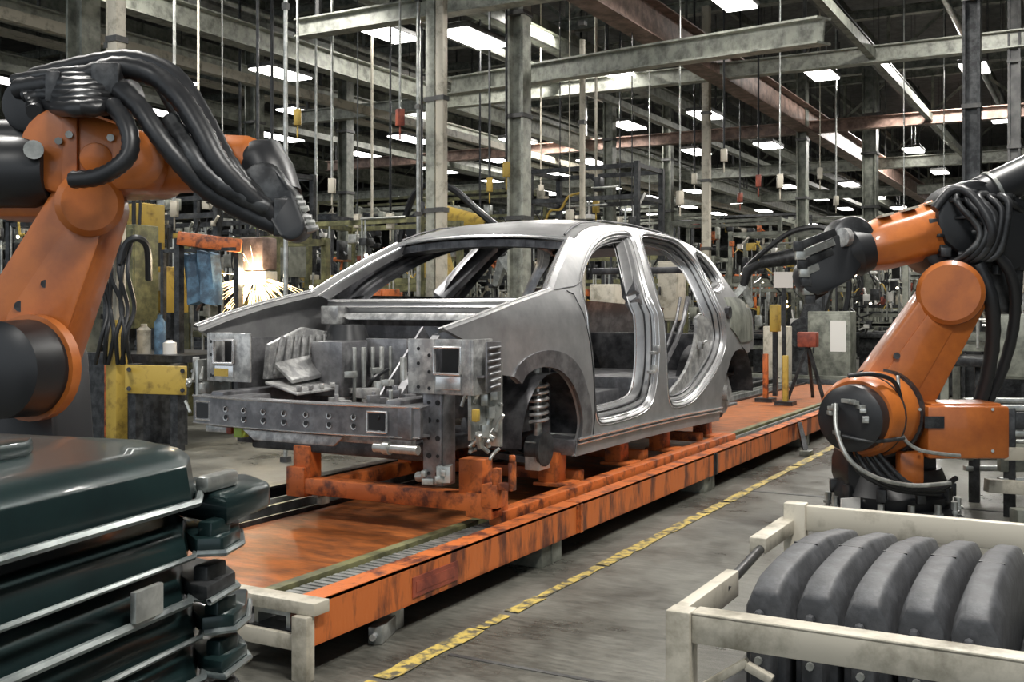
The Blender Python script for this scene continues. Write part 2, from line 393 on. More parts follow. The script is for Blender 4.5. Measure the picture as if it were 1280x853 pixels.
front_open = chaikin(S([(727, 345), (737, 316), (748, 301), (763, 293), (788, 291), (794, 305), (808, 366), (821, 395), (823, 442), (818, 494), (808, 514), (752, 530), (747, 524), (744, 501), (742, 447), (736, 409), (734, 390), (727, 362)]))
rear_open = chaikin(S([(801, 291), (828, 296), (847, 302), (860, 315), (872, 329), (889, 362), (900, 387), (907, 417), (906, 433), (899, 455), (876, 490), (862, 503), (842, 508), (836, 500), (834, 460), (831, 400), (826, 388), (815, 345), (803, 305)]))
quarter = chaikin(S([(866, 312), (880, 322), (891, 335), (901, 351), (904, 360), (893, 366), (884, 352), (875, 332)]))
side_out = S([(690, 366), (697, 345), (708, 318), (718, 299), (726, 290), (737, 284), (763, 281), (795, 285), (832, 294), (862, 306), (885, 321), (907, 351), (922, 373), (937, 385), (941, 399), (942, 428), (941, 437), (934, 441), (926, 436), (919, 439), (914, 448), (908, 468), (902, 495), (899, 526), (852, 536), (800, 549), (719, 571), (722, 553), (740, 545), (743, 515), (741, 470), (737, 430), (728, 392), (716, 368), (708, 364)])
fender = S([(557, 413), (600, 397), (640, 381), (668, 371), (690, 363), (708, 364), (716, 368), (728, 392), (737, 430), (741, 470), (743, 515), (740, 545), (722, 553), (726, 535), (725, 515), (717, 487), (703, 466), (685, 459), (665, 465), (654, 476), (650, 480), (641, 471), (603, 465), (588, 430)])
arch_in = S([(650, 480), (654, 476), (665, 465), (685, 459), (703, 466), (717, 487), (725, 515), (726, 535), (722, 553)])
arch_out = S([(641, 471), (647, 458), (660, 447), (682, 440), (706, 444), (723, 462), (733, 490), (737, 520), (735, 548)])
def curve2(p, k=4): return [Vector((q.x, q.y)) for q in smooth_path([(a.x, a.y, 0) for a in p], k)]
arch_in = S([(650, 480), (656, 469), (668, 461), (685, 459), (703, 467), (717, 487), (725, 515), (726, 535), (722, 553)]); arch_out = S([(640, 471), (646, 457), (660, 445), (682, 438), (706, 443), (723, 461), (733, 490), (738, 520), (736, 548)])
fender = fender[:12]+[fender[12]]+curve2(arch_in)[::-1][1:]+S([(641, 471), (603, 465), (588, 430)])
arch_in = curve2(arch_in); arch_out = curve2(arch_out)
car = thing('car_body', 'bare unpainted silver car body without doors or bonnet, standing on the orange skid', 'car body', (5.6, YC, .5))
PROF = [(-.004, -.004), (.012, .012), (.02, .028), (.036, .034), (.042, .058), (.058, .064), (.066, .11), (.072, .12)]
PROFN = [(-.003, -.003), (.01, .01), (.016, .03), (.03, .034), (.036, .07)]
def smooth_open(p, n=3):
    for _ in range(n): p = [(p[i-1]+p[i]*2+p[(i+1) % len(p)])/4 for i in range(len(p))]
    return p
front_s = smooth_open(resample(front_open, .03)); rear_s = smooth_open(resample(rear_open, .03)); quarter_s = smooth_open(resample(quarter, .02), 1)
belt_z = 1.165
for side in (-1, 1):
    if side < 0: holes = [front_s, rear_s, quarter_s]
    else: holes = [clip_above(front_s, belt_z), clip_above(rear_s, belt_z), quarter_s]
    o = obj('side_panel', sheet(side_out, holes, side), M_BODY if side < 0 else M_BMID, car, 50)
    for h, pf in zip(holes, (PROF, PROF, PROFN)):
        if side > 0: pf = [(i*.8, d) for i, d in pf]
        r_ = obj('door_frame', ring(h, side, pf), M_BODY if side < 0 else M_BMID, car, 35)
        if side < 0:
            b = bead(resample(offset_in(resample(h, .03), .014), .03), side, .0035, -.012, True); b2 = bead(resample(offset_in(resample(h, .03), -.016), .03), side, .003, .001, True)
            obj('weld_flange', b.add(b2.v, b2.f), M_EDGE, r_)
            b = bead(resample(offset_in(resample(h, .03), .024), .03), side, .0045, -.03, True); b2 = bead(resample(offset_in(resample(h, .03), .05), .03), side, .006, -.06, True)
            obj('dark_jamb_line', b.add(b2.v, b2.f), M_BLACK, r_)  # black beads added as painted shade lines, for contrast along the jamb steps
            obj('inner_flange', bead(resample(offset_in(resample(h, .03), .066), .03), side, .004, -.112, True), M_EDGE, r_)
    o = obj('fender', sheet(fender, [], side, .004), M_BODY, car, 50)
    al = arch_out+arch_in[::-1]
    obj('wheel_arch_lip', sheet(al, [], side, .012, .02, .04), M_BMID, car, 50)
    # hood shoulder: the top edge of the fender turned inwards
    top = S([(557, 413), (600, 397), (640, 381), (668, 371), (690, 363)]); mb = MB(); vs = []
    for p in top:
        y = YC+side*(hw(p.x, p.y)+.004); vs += [(p.x, y, p.y), (p.x, y-side*.015, p.y+.010), (p.x, y-side*.035, p.y+.006), (p.x, y-side*.042, p.y-.015), (p.x, y-side*.065, p.y-.02)]
    fs = [(i*5+j, i*5+j+1, i*5+j+6, i*5+j+5) for i in range(len(top)-1) for j in range(4)]
    obj('fender_rail', mb.add(vs, fs), M_BODY, car, 25)
    obj('rail_edge', MB().tube([(p.x, YC+side*(hw(p.x, p.y)-.037), p.y+.006) for p in top], .004, 6).tube([(p.x, YC+side*(hw(p.x, p.y)-.012), p.y+.012) for p in top], .004, 6), M_EDGE, car)
    # sill
    sl = S([(719, 568), (800, 546), (852, 533), (899, 523)])
    for dz, off, r, mm in ((.075, .012, .007, M_EDGE), (.05, .008, .005, M_EDGE), (-.005, -.01, .006, M_EDGE)):
        ln = [Vector((p.x, p.y+dz)) for p in sl]
        obj('sill_bead', bead(ln, side, r, off), mm, car)
    sb = MB(); p, q = sl[0], sl[-1]
    poly = [(p.x, YC+side*(hw(p.x, p.y)-.005), p.y-.01), (p.x, YC+side*(hw(p.x, p.y)-.0), p.y+.07), (p.x, YC+side*.62, p.y+.08), (p.x, YC+side*.62, p.y-.01)]
    sb.prism(poly, (q.x-p.x, 0, q.y-p.y)); obj('sill', sb, M_BMID, car, bevel=.008)
# roof skin from rail to rail
edge = S([(718, 299), (726, 290), (737, 284), (763, 281), (795, 285), (832, 294), (862, 306), (885, 321)])
rs = []
for i in range(len(edge)-1):
    for j in range(4): rs.append(edge[i]+(edge[i+1]-edge[i])*(j/4))
rs.append(edge[-1]); rs = [p for p in rs if True]
NT = 20; vs = []; fs = []
for p in rs:
    h = hw(p.x, p.y)
    for j in range(NT+1):
        t = -1+2*j/NT; cr = (1-abs(t)**2.4)
        vs.append((p.x-.05*(1-t*t)*(1 if p.x < 6 else -1), YC+t*(h-.004), p.y+.038*cr+.004))
n = len(rs)
fs = [(i*(NT+1)+j, i*(NT+1)+j+1, (i+1)*(NT+1)+j+1, (i+1)*(NT+1)+j) for i in range(n-1) for j in range(NT)]
N = len(vs); vs2 = [(v[0], v[1], v[2]-.02) for v in vs]
bf = []
for j in range(NT): bf += [(j, j+1, N+j+1, N+j), ((n-1)*(NT+1)+j, (n-1)*(NT+1)+j+1, N+(n-1)*(NT+1)+j+1, N+(n-1)*(NT+1)+j)]
obj('roof_skin', MB().add(vs+vs2, fs+[tuple(N+k for k in f) for f in fs]+bf), M_BODY, car, 30)
rowv = vs[4*(NT+1):5*(NT+1)]
# front header: bright lip and dark cross member under the roof edge
r0 = [Vector(v) for v in vs[0:NT+1]]
obj('windscreen_header', MB().tube([v+Vector((.0, 0, -.012)) for v in r0], .009, 6).tube([v+Vector((.03, 0, -.035)) for v in r0], .007, 6), M_EDGE, car)
hd = MB()
for a, b in zip(r0[:-1], r0[1:]): hd.beam(a+Vector((.1, 0, -.05)), b+Vector((.1, 0, -.05)), .16, .04)
obj('header_member', hd, M_BDARK, car)
for xx in (6.1, 6.7, 7.3):
    bw = MB(); pz = [p for p in rs if p.x <= xx][-1]
    h = hw(pz.x, pz.y)-.02
    pts = [(xx, YC+t*h, pz.y+.038*(1-abs(t)**2.4)-.035) for t in [k/6 for k in range(-6, 7)]]
    for a, b in zip(pts[:-1], pts[1:]): bw.beam(a, b, .07, .025)
    obj('roof_bow', bw, M_BDARK, car)
# drip channel line along the roof side
obj('roof_channel', MB().tube([(p.x, YC-hw(p.x, p.y)+.06, p.y+.026) for p in rs], .006, 6).tube([(p.x, YC+hw(p.x, p.y)-.06, p.y+.026) for p in rs], .006, 6), M_BDARK, car)
# A pillar windscreen flanges
ap = S([(690, 366), (697, 345), (708, 318), (718, 299)])
for side in (-1, 1):
    mb = MB(); vs = []
    for p in ap:
        y = YC+side*hw(p.x, p.y); vs += [(p.x, y, p.y), (p.x-.012, y-side*.03, p.y+.012), (p.x-.004, y-side*.045, p.y-.005), (p.x+.02, y-side*.075, p.y-.01), (p.x+.1, y-side*.07, p.y-.03)]
    obj('a_pillar', mb.add(vs, [(i*5+j, i*5+j+1, i*5+j+6, i*5+j+5) for i in range(len(ap)-1) for j in range(4)]), M_BODY, car, 25)
    obj('pillar_flange', MB().tube([(p.x-.012, YC+side*(hw(p.x, p.y)-.03), p.y+.012) for p in ap], .006, 6).tube([(p.x+.01, YC+side*(hw(p.x, p.y)-.065), p.y-.006) for p in ap], .005, 6), M_EDGE, car)
# rear corner: lamp housing panel and bumper return
for side in (-1, 1):
    rl = S([(905, 372), (920, 372), (935, 387), (939, 400), (940, 425), (925, 428), (913, 410)])
    obj('rear_lamp_pocket', sheet(rl, [], side, .008, .02, .05), M_STEELG if side < 0 else M_BMID, car, 50)
    tl = MB(); hp = S([(909, 391)])[0]
    tl.tube([(hp.x, YC+side*(hw(hp.x, hp.y)-.01), hp.y), (hp.x, YC+side*(hw(hp.x, hp.y)+.022), hp.y)], .045, 12)
    obj('fuel_filler_cup', tl, M_BDARK, car)
obj('rear_cross_member', MB().b2((8.0, YC-.62, .62), (8.06, YC+.62, .95)).b2((7.9, YC-.5, 1.42), (8.02, YC+.5, 1.47)), M_BDARK, car, bevel=.01)
# floor pan, tunnel, bulkhead
fl = MB().b2((4.85, YC-.68, .41), (8.0, YC+.68, .43)).b2((4.85, YC-.13, .43), (7.1, YC+.13, .58))
for y in (-.45, -.3, .3, .45): fl.b2((5.0, YC+y-.02, .43), (7.0, YC+y+.02, .445))
fl.b2((5.65, YC-.66, .43), (5.75, YC+.66, .5)).b2((7.0, YC-.66, .43), (7.1, YC+.66, .66)).b2((7.1, YC-.66, .64), (8.0, YC+.66, .66))
obj('floor_pan', fl, M_BMID, car, bevel=.006)
bk = MB().b2((4.86, YC-.66, .43), (4.88, YC+.66, 1.05))
for y in (-.5, -.36, .2, .34, .48): bk.b2((4.845, YC+y-.015, .5), (4.86, YC+y+.015, .95))
obj('bulkhead', bk, M_BMID, car)
cw = MB()
cp = [(4.78, 1.165), (4.80, 1.195), (4.93, 1.20), (4.95, 1.155), (4.90, 1.13), (4.86, 1.08), (4.83, 1.08), (4.80, 1.12)]
cw.prism([(x, YC-.70, z) for x, z in cp], (0, 1.40, 0)); obj('cowl', cw, M_BODY, car, bevel=.005)
obj('cowl_edge', MB().tube([(4.78, YC-.69, 1.19), (4.78, YC+.69, 1.19)], .008, 6).tube([(4.78, YC-.62, 1.155), (4.78, YC+.62, 1.155)], .005, 6), M_EDGE, car)
cs = [(4.74, YC-.46, 1.085), (4.74, YC+.52, 1.085), (4.76, YC+.62, 1.12), (4.76, YC-.60, 1.12)]
obj('cowl_shelf', MB().prism(cs, (.04, 0, .0)), M_CAST, car, bevel=.004)
objs('cowl_plate', MB().b2((4.70, YC-.66, 1.06), (4.80, YC-.52, 1.17)).b2((4.70, YC+.56, 1.06), (4.80, YC+.68, 1.16)), M_CAST, car, bevel=.006)
obj('hinge_block', MB().b2((4.72, YC-.78, 1.16), (4.84, YC-.69, 1.2)).tube([(4.75, YC-.74, 1.2), (4.85, YC-.74, 1.22)], .025), M_BLACK, car, bevel=.005)
# far side inner door skin (dark, seen through the near openings) and rear seat crossmember
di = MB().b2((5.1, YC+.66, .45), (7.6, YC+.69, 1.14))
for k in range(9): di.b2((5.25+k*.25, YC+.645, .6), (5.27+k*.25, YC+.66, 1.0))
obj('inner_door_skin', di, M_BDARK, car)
obj('belt_bead', MB().tube([(5.1, YC+.64, 1.155), (7.5, YC+.64, 1.155)], .006, 6), M_EDGE, car)
# B pillar inner box, C pillar inner with beads
for side in (-1, 1):
    bi = S([(796, 300), (808, 372), (826, 400), (828, 500)])
    mb = MB()
    for a, b in zip(bi[:-1], bi[1:]):
        mb.beam((a.x, YC+side*(hw(a.x, a.y)-.09), a.y), (b.x, YC+side*(hw(b.x, b.y)-.09), b.y), .10, .07, up=(1, 0, 0))
    obj('b_pillar_inner', mb, M_BMID, car, bevel=.008)
stk = MB()
for (px, py) in ((815, 441), (812, 465)):
    p = S([(px, py)])[0]; y = YC-hw(p.x, p.y); stk.box((p.x, y-.012, p.y), (.07, .03, .018)).box((p.x+.03, y-.018, p.y+.02), (.025, .04, .04))
obj('door_hinge', stk, M_CAST, car, bevel=.003)
p = S([(888, 432)])[0]; y = YC-hw(p.x, p.y)
obj('door_striker', MB().box((p.x-.05, y+.05, p.y), (.05, .03, .05)).tube([(p.x-.09, y+.02, p.y+.02), (p.x-.02, y+.02, p.y+.03)], .01), M_CAST, car, bevel=.003)
# jamb plate filling the rear door lower corner
jp = chaikin(S([(883, 392), (900, 398), (905, 420), (900, 446), (872, 490), (852, 500), (850, 492), (868, 470), (880, 440), (884, 415)]), 1)
obj('rear_jamb', sheet(jp, [], -1, -.07, .02, .04), M_CAST, car, 50)
jb = MB(); jl = [(884, 372), (880, 400), (870, 430), (858, 455), (842, 474), (834, 478)]
jb = bead(S(jl), -1, .016, -.14); j2 = bead(S([(x-7, y) for x, y in jl]), -1, .01, -.15); obj('harness_tube', jb.add(j2.v, j2.f), M_BMID, car)
for side in (-1, 1):
    obj('fender_seam', bead(S([(708, 364), (716, 368), (728, 392), (737, 430), (741, 470), (743, 515), (740, 545)]), side, .0045, .004), M_BLACK, car)
    obj('shut_line', bead(S([(692, 363), (704, 360), (718, 358), (727, 352)]), side, .003, .002), M_BLACK, car)
    obj('shoulder_crease', bead(S([(745, 470), (780, 455), (830, 440)]), side, .002, .001), M_BMID, car) if side > 0 else None
# seat bracket on floor
sb = MB().b2((5.35, YC-.62, .52), (5.72, YC-.36, .58)); obj('seat_pad', sb, M_BMID, car, bevel=.02)
sl_ = MB()
for x in (5.38, 5.48, 5.58, 5.68): sl_.tube([(x, YC-.6, .43), (x, YC-.58, .53)], .012)
obj('seat_rail', sl_.b2((5.3, YC-.62, .45), (5.75, YC-.59, .47)), M_CAST, car)
# inner fenders, strut towers
for side in (-1, 1):
    y = YC+side*.60
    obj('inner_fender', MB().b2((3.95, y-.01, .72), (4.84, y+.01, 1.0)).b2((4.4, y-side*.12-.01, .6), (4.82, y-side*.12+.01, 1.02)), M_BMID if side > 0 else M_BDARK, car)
    obj('front_rail', MB().b2((3.72, YC+side*.5-.04, .64), (4.9, YC+side*.5+.04, .76)), M_BMID, car, bevel=.01)
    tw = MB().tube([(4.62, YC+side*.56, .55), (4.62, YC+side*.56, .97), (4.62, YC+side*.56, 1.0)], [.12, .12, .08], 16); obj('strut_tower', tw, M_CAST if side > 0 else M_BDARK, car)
    # wheel house liner: an arc sheet
    vs = []; n = 14
    for i in range(n+1):
        an = math.pi*i/n; x = 4.66+.335*math.cos(an); z = .50+.335*math.sin(an); vs += [(x, YC+side*.79, z), (x, YC+side*.46, z)]
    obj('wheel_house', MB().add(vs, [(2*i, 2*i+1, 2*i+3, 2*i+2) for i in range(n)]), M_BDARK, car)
    vs = []
    for i in range(n+1):
        an = math.pi*i/n; x = 7.62+.38*math.cos(an); z = .52+.36*math.sin(an); vs += [(x, YC+side*.80, z), (x, YC+side*.45, z)]
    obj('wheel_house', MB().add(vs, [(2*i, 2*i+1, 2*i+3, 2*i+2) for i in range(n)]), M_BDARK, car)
    st = MB(); pts = []
    for i in range(60):
        an = i/60*2*math.pi*6; pts.append((4.66+.05*math.cos(an), YC+side*.70+.05*math.sin(an), .58+.2*i/60))
    st.tube(pts, .009, 6); so = obj('coil_spring', st, M_CAST, car)
    obj('damper', MB().tube([(4.66, YC+side*.70, .38), (4.66, YC+side*.70, .9)], .022, 10).b2((4.60, YC+side*.70-.04, .36), (4.72, YC+side*.70+.04, .5)), M_SILVER, so, bevel=.004)
    obj('hub', MB().tube([(4.66, YC+side*.66, .46), (4.66, YC+side*.73, .46)], .07, 16).tube([(4.66, YC+side*.73, .46), (4.66, YC+side*.745, .46)], .085, 20), M_DMETAL, car)
    obj('control_arm', MB().beam((4.66, YC+side*.7, .40), (4.5, YC+side*.4, .45), .06, .03).beam((4.66, YC+side*.7, .40), (4.85, YC+side*.4, .45), .06, .03), M_DMETAL, car)
    dsc = MB().tube([(7.6, YC+side*.68, .53), (7.6, YC+side*.70, .53)], .15, 24).tube([(7.6, YC+side*.62, .53), (7.6, YC+side*.74, .53)], .06, 16)
    obj('brake_disc', dsc, M_CAST, car)
    obj('brake_shield', MB().tube([(7.62, YC+side*.5, .54), (7.62, YC+side*.66, .54)], .20, 24), M_DMETAL, car)
    obj('rear_bumper_bracket', MB().b2((8.05, YC+side*.66-.02, .6), (8.22, YC+side*.66+.02, .85)), M_BDARK, car)
# far engine bay casting with ribs
cst = MB(); y0 = YC+.46
cst.prism([(4.02, y0, .80), (4.5, y0, .80), (4.52, y0, 1.02), (4.3, y0, 1.05), (4.04, y0, .97)], (0, .03, 0))
for k in range(7): cst.beam((4.06+k*.065, y0-.012, .82), (4.12+k*.055, y0-.012, 1.01), .02, .014, up=(0, 1, 0))
cst.prism([(3.98, y0-.02, .78), (4.5, y0-.02, .79), (4.5, y0-.20, .74), (3.98, y0-.22, .73)], (0, 0, .012))
cst.prism([(4.05, y0-.02, .86), (4.4, y0-.02, .9), (4.4, y0-.1, .8), (4.05, y0-.13, .78)], (0, 0, .02))
for i in range(6): cst.tube([(4.02+i*.085, y0-.2, .75), (4.02+i*.085, y0-.2, .775)], .014, 8)
obj('engine_bay_casting', cst, M_CAST, car, bevel=.003)
obj('battery_tray', MB().b2((4.30, YC+.22, .70), (4.52, YC+.42, .98)), M_BMID, car, bevel=.01)
pi = MB()
for k in range(5): pi.tube([(4.35+.05*k, YC+.18-.02*k, .6), (4.35+.05*k, YC+.18-.02*k, .95)], .01+.003*(k % 2), 8)
pi.tube([(4.3, YC+.12, .72), (4.6, YC-.02, .75)], .018, 8).tube([(4.4, YC+.05, .5), (4.4, YC+.05, .78)], .04, 12).tube([(4.45, YC-.05, .5), (4.45, YC-.05, .9)], .018, 8)
for k in range(10):
    a = random.Random(k); pi.box((4.25+a.random()*.35, YC+.1+a.random()*.25-.15, .55+a.random()*.35), (.05, .05, .03), a.random())
obj('bulkhead_pipework', pi, M_SILVER, car, bevel=.002)
obj('diagonal_brace', MB().beam((4.7, YC-.02, 1.02), (4.3, YC+.02, .62), .09, .012, up=(0, 1, 0)).beam((4.68, YC-.1, 1.0), (4.25, YC-.06, .60), .05, .02), M_BMID, car)
# headlight mounting plates
def lamp_plate(y0, y1, x, zb, zt, wx0, wx1, side):
    pl = MB(); t = .012
    # plate with a square window: four strips and a stepped lower part
    pl.b2((x, y0, zb), (x+t, wx0, zt)); pl.b2((x, wx1, zb), (x+t, y1, zt)); zw0 = zb+(zt-zb)*.37; zw1 = zt-.035
    pl.b2((x, wx0, zb), (x+t, wx1, zw0)); pl.b2((x, wx0, zw1), (x+t, wx1, zt))
    ysd = y0 if side < 0 else y1
    pl.b2((x, ysd-.012, zb), (x+.16, ysd, zt)) if side < 0 else pl.b2((x, ysd, zb), (x+.16, ysd+.012, zt))
    o = obj('headlamp_plate', pl, M_CAST, car, bevel=.003)
    fr = MB().tube([(x-.006, wx0, zw0), (x-.006, wx1, zw0), (x-.006, wx1, zw1), (x-.006, wx0, zw1), (x-.006, wx0, zw0)], .008, 6)
    fr.b2((x-.008, wx0+.0, zb+.02), (x, wx1-.01, zb+.075)); obj('window_frame', fr, M_EDGE, o, bevel=.002)
    fr = MB().b2((x+.09, wx0-.02, zw0-.02), (x+.1, wx1+.02, zw1+.02)); obj('pocket_back', fr, M_BLACK, o)
    h = MB(); rr = random.Random(3)
    ya, yb = (wx1, y1) if side < 0 else (wx1, y1)
    for (fy, fz) in ((.2, .1), (.2, .4), (.2, .7), (.6, .12), (.6, .55), (.6, .82)):
        yy = ya+(yb-ya)*fy; zz = zb+(zt-zb)*fz; h.tube([(x-.002, yy, zz), (x+.001, yy, zz)], .008, 10)
    objs('bolt_hole', h, M_BLACK, o)
lamp_plate(2.27, 2.58, 3.76, .79, 1.02, 2.315, 2.445, -1)
lamp_plate(3.50, 3.76, 3.80, .80, 1.03, 3.60, 3.725, 1)
obj('number_tag', MB().b2((3.788, 3.63, .825), (3.793, 3.715, .862)), M_YEL, car)
mb = MB().b2((3.80, 2.215, .80), (3.92, 2.225, 1.01)).b2((3.79, 2.225, .86), (3.85, 2.27, .87)); rr = random.Random(6)
for k in range(7): mb.tube([(3.80+.02*rr.random(), 2.21, .82+.027*k), (3.90, 2.21, .83+.026*k)], .007, 6)
obj('lamp_side_bracket', mb, M_BMID, car, bevel=.003)
# outer corner clutter at both lamps
for (yb, sd) in ((2.28, 1), (3.86, 2)):
    mb = MB(); rr = random.Random(sd+20)
    for k in range(26):
        p = Vector((3.80+.16*rr.random(), yb+rr.uniform(-.05, .05), (.50 if sd == 1 else .64)+(.4 if sd == 1 else .26)*rr.random())); q = p+Vector((rr.uniform(-.05, .05), rr.uniform(-.05, .05), rr.uniform(-.08, .08)))
        mb.tube([p, (p+q)/2+Vector((.01, .01, 0)), q], rr.uniform(.006, .016), 6)
    for k in range(8): mb.box((3.82+.1*rr.random(), yb+rr.uniform(-.04, .04), .62+.28*rr.random()), (.04, .03, .05), rr.random())
    ys_ = yb+(.02 if sd == 1 else -.02)
    mb.b2((3.96, ys_-.06, .56), (3.975, ys_+.06, .92)); mb.b2((3.80, ys_-.008, .60), (3.97, ys_+.008, .90))
    obj('corner_brackets', mb, M_SILVER, car, bevel=.002)
obj('green_connector', MB().box((3.70, 3.46, .585), (.05, .05, .055)), M_GREEN, car, bevel=.005)
obj('red_connector', MB().box((3.70, 3.52, .59), (.04, .03, .04)), M_RED, car, bevel=.005)
obj('yellow_connector', MB().box((3.76, 2.245, .71), (.03, .025, .05)), M_YEL, car, bevel=.004)
# bumper beam
BX = 3.62
bb = MB(); ny = 14; prof = [(0, .615), (0, .735), (.07, .742), (.07, .735), (.02, .725), (.02, .625), (.07, .62), (.07, .61)]
vs = []; pn = len(prof)
def bow(t): return .07*t*t
yb0, yb1 = YC-.66, YC+.62
for i in range(ny+1):
    t = -1+2*i/ny; y = yb0+(yb1-yb0)*i/ny
    vs += [(BX+bow(t)+dx, y, z) for dx, z in prof]
fs = [(i*pn+j, i*pn+(j+1) % pn, (i+1)*pn+(j+1) % pn, (i+1)*pn+j) for i in range(ny) for j in range(pn)]+[tuple(range(pn)), tuple(ny*pn+j for j in range(pn))]
bmp = obj('bumper_beam', MB().add(vs, fs), M_BMID, car, 30)
ed = MB(); pts1 = []; pts2 = []
for i in range(ny+1):
    t = -1+2*i/ny; y = yb0+(yb1-yb0)*i/ny; pts1.append((BX+bow(t)-.002, y, .738)); pts2.append((BX+bow(t)-.002, y, .612))
obj('beam_lip', ed.tube(pts1, .005, 6).tube(pts2, .003, 6), M_EDGE, bmp)
hh = MB(); hr = MB()
for k in range(8):
    t = -.72+k*.19; y = (yb0+yb1)/2+t*(yb1-yb0)/2
    for z in (.652, .692):
        xx = BX+bow(t)-.001; hh.tube([(xx-.002, y+(.006 if z > .67 else 0), z), (xx+.001, y, z)], .011, 10); hr.tube([(xx-.0035, y+.002, z-.004), (xx-.0015, y+.002, z-.004)], .014, 10)
objs('beam_hole_rim', hr, M_EDGE, bmp); 
for v in hh.v: v.x -= .003
objs('beam_hole', hh, M_BLACK, bmp)
for t, w in ((-.70, .05), (.87, .045)):
    y = (yb0+yb1)/2+t*(yb1-yb0)/2; xx = BX+bow(t)-.004
    obj('tow_eye_frame', MB().tube([(xx, y-w, .63), (xx, y+w, .63), (xx, y+w, .715), (xx, y-w, .715), (xx, y-w, .63)], .006, 6), M_EDGE, bmp)
    obj('tow_eye_socket', MB().b2((xx-.002, y-w+.008, .638), (xx+.004, y+w-.008, .707)), M_BLACK, bmp)
objs('crash_box', MB().b2((BX+.05, 2.50, .60), (3.95, 2.62, .74)).b2((BX+.05, 3.5, .60), (3.95, 3.62, .74)), M_BMID, car, bevel=.01)
lp = [(BX+.05, YC+.30, .60), (BX+.05, YC-.28, .60), (BX+.04, YC-.23, .555), (BX+.04, YC+.22, .555)]
obj('lower_beam_plate', MB().prism(lp, (.02, 0, 0)).b2((BX+.09, YC-.6, .57), (BX+.13, YC+.56, .60)), M_CAST, car, bevel=.003)
obj('tow_cylinder', MB().tube([(3.66, 2.68, .565), (3.66, 2.46, .565)], .02, 12).tube([(3.66, 2.63, .565), (3.66, 2.60, .565)], .028, 12), M_SILVER, car)
# perforated vertical leg
lg = MB().b2((3.80, 2.43, .40), (3.81, 2.53, .80)).b2((3.80, 2.43, .40), (3.90, 2.44, .80)); lo_ = obj('perforated_leg', lg, M_BMID, car, bevel=.003)
h = MB()
for k in range(5):
    for yy in (2.455, 2.50): h.tube([(3.797, yy, .45+k*.075), (3.801, yy, .45+k*.075)], .012 if (k+int(yy*100)) % 2 else .008, 10)
objs('leg_hole', h, M_BLACK, lo_)
obj('subframe', MB().b2((3.9, YC-.55, .50), (4.9, YC-.45, .56)).b2((3.9, YC+.45, .50), (4.9, YC+.55, .56)).b2((3.95, YC-.5, .47), (4.05, YC+.5, .55)).b2((4.7, YC-.5, .45), (4.85, YC+.5, .53)), M_BDARK, car, bevel=.012)
kn = MB(); rr = random.Random(12)
kn.tube([(3.83, 2.58, .425), (3.83, 2.46, .44)], .022, 12).box((3.83, 2.44, .45), (.08, .06, .07), .4)
for k in range(9): kn.box((3.82+rr.uniform(-.03, .05), 2.44+rr.uniform(-.06, .09), .44+rr.uniform(-.03, .05)), (.05, .02, .025), rr.random()*3)
obj('lower_coupling', kn, M_SILVER, car, bevel=.003)
# hoses and cables in the engine bay
for k in range(6):
    rr = random.Random(50+k); p = Vector((3.95+.1*k, YC-.45+.12*k, .6)); pts = [p]
    for j in range(5): p = p+Vector((rr.uniform(-.05, .12), rr.uniform(-.1, .12), rr.uniform(-.06, .09))); pts.append(p.copy())
    obj('wiring_hose', MB().tube(smooth_path(pts), .010, 6), M_BLACK if k % 2 else M_DMETAL, car)
for k in range(3):
    rr = random.Random(80+k); mb = MB()
    for q in range(14):
        x = 3.98+rr.random()*.5; y = YC+(.10, -.15, -.38)[k]+rr.uniform(-.1, .1); z = .60+rr.random()*.14
        mb.box((x, y, z), (rr.uniform(.03, .1), rr.uniform(.02, .08), rr.uniform(.02, .05)), rr.random()*3)
        if q % 3 == 0: mb.tube([(x, y, .56), (x, y, z+rr.uniform(.03, .12))], .010, 8)
    obj('bracket_cluster', mb, (M_CAST, M_BMID, M_SILVER)[k], car, bevel=.002)
obj('shock_tower_plate', MB().b2((4.55, YC+.0, .80), (4.57, YC+.26, .99)).b2((4.55, YC-.02, .62), (4.57, YC+.1, .8)), M_BMID, car, bevel=.004)
obj('engine_mount_cup', MB().tube([(4.55, YC+.38, .98), (4.55, YC+.38, 1.06)], .12, 20, .09), M_BLACK, car)
# ------------------------------------------------------------------ camera-facing axes used only to pose the robots from measured points
RT = Vector((SX, -CX, 0)); FW = Vector((CX, SX, 0)); UP = Vector((0, 0, 1))
def hose(pts, r, root, name='hose', m=None, ribs=False):
    p = smooth_path(pts, 6)
    if ribs: rad = [r*(1+.10*(i % 2)) for i in range(len(p))]
    else: rad = [r]*len(p)
    return obj(name, MB().tube(p, rad, 10), m or M_BLACK, root)
def drum(p, axis, r, L, n=24): a = Vector(axis).normalized(); return MB().tube([Vector(p)-a*L/2, Vector(p)-a*(L/2-.015), Vector(p)+a*(L/2-.015), Vector(p)+a*L/2], [r*.92, r, r, r*.92], n)
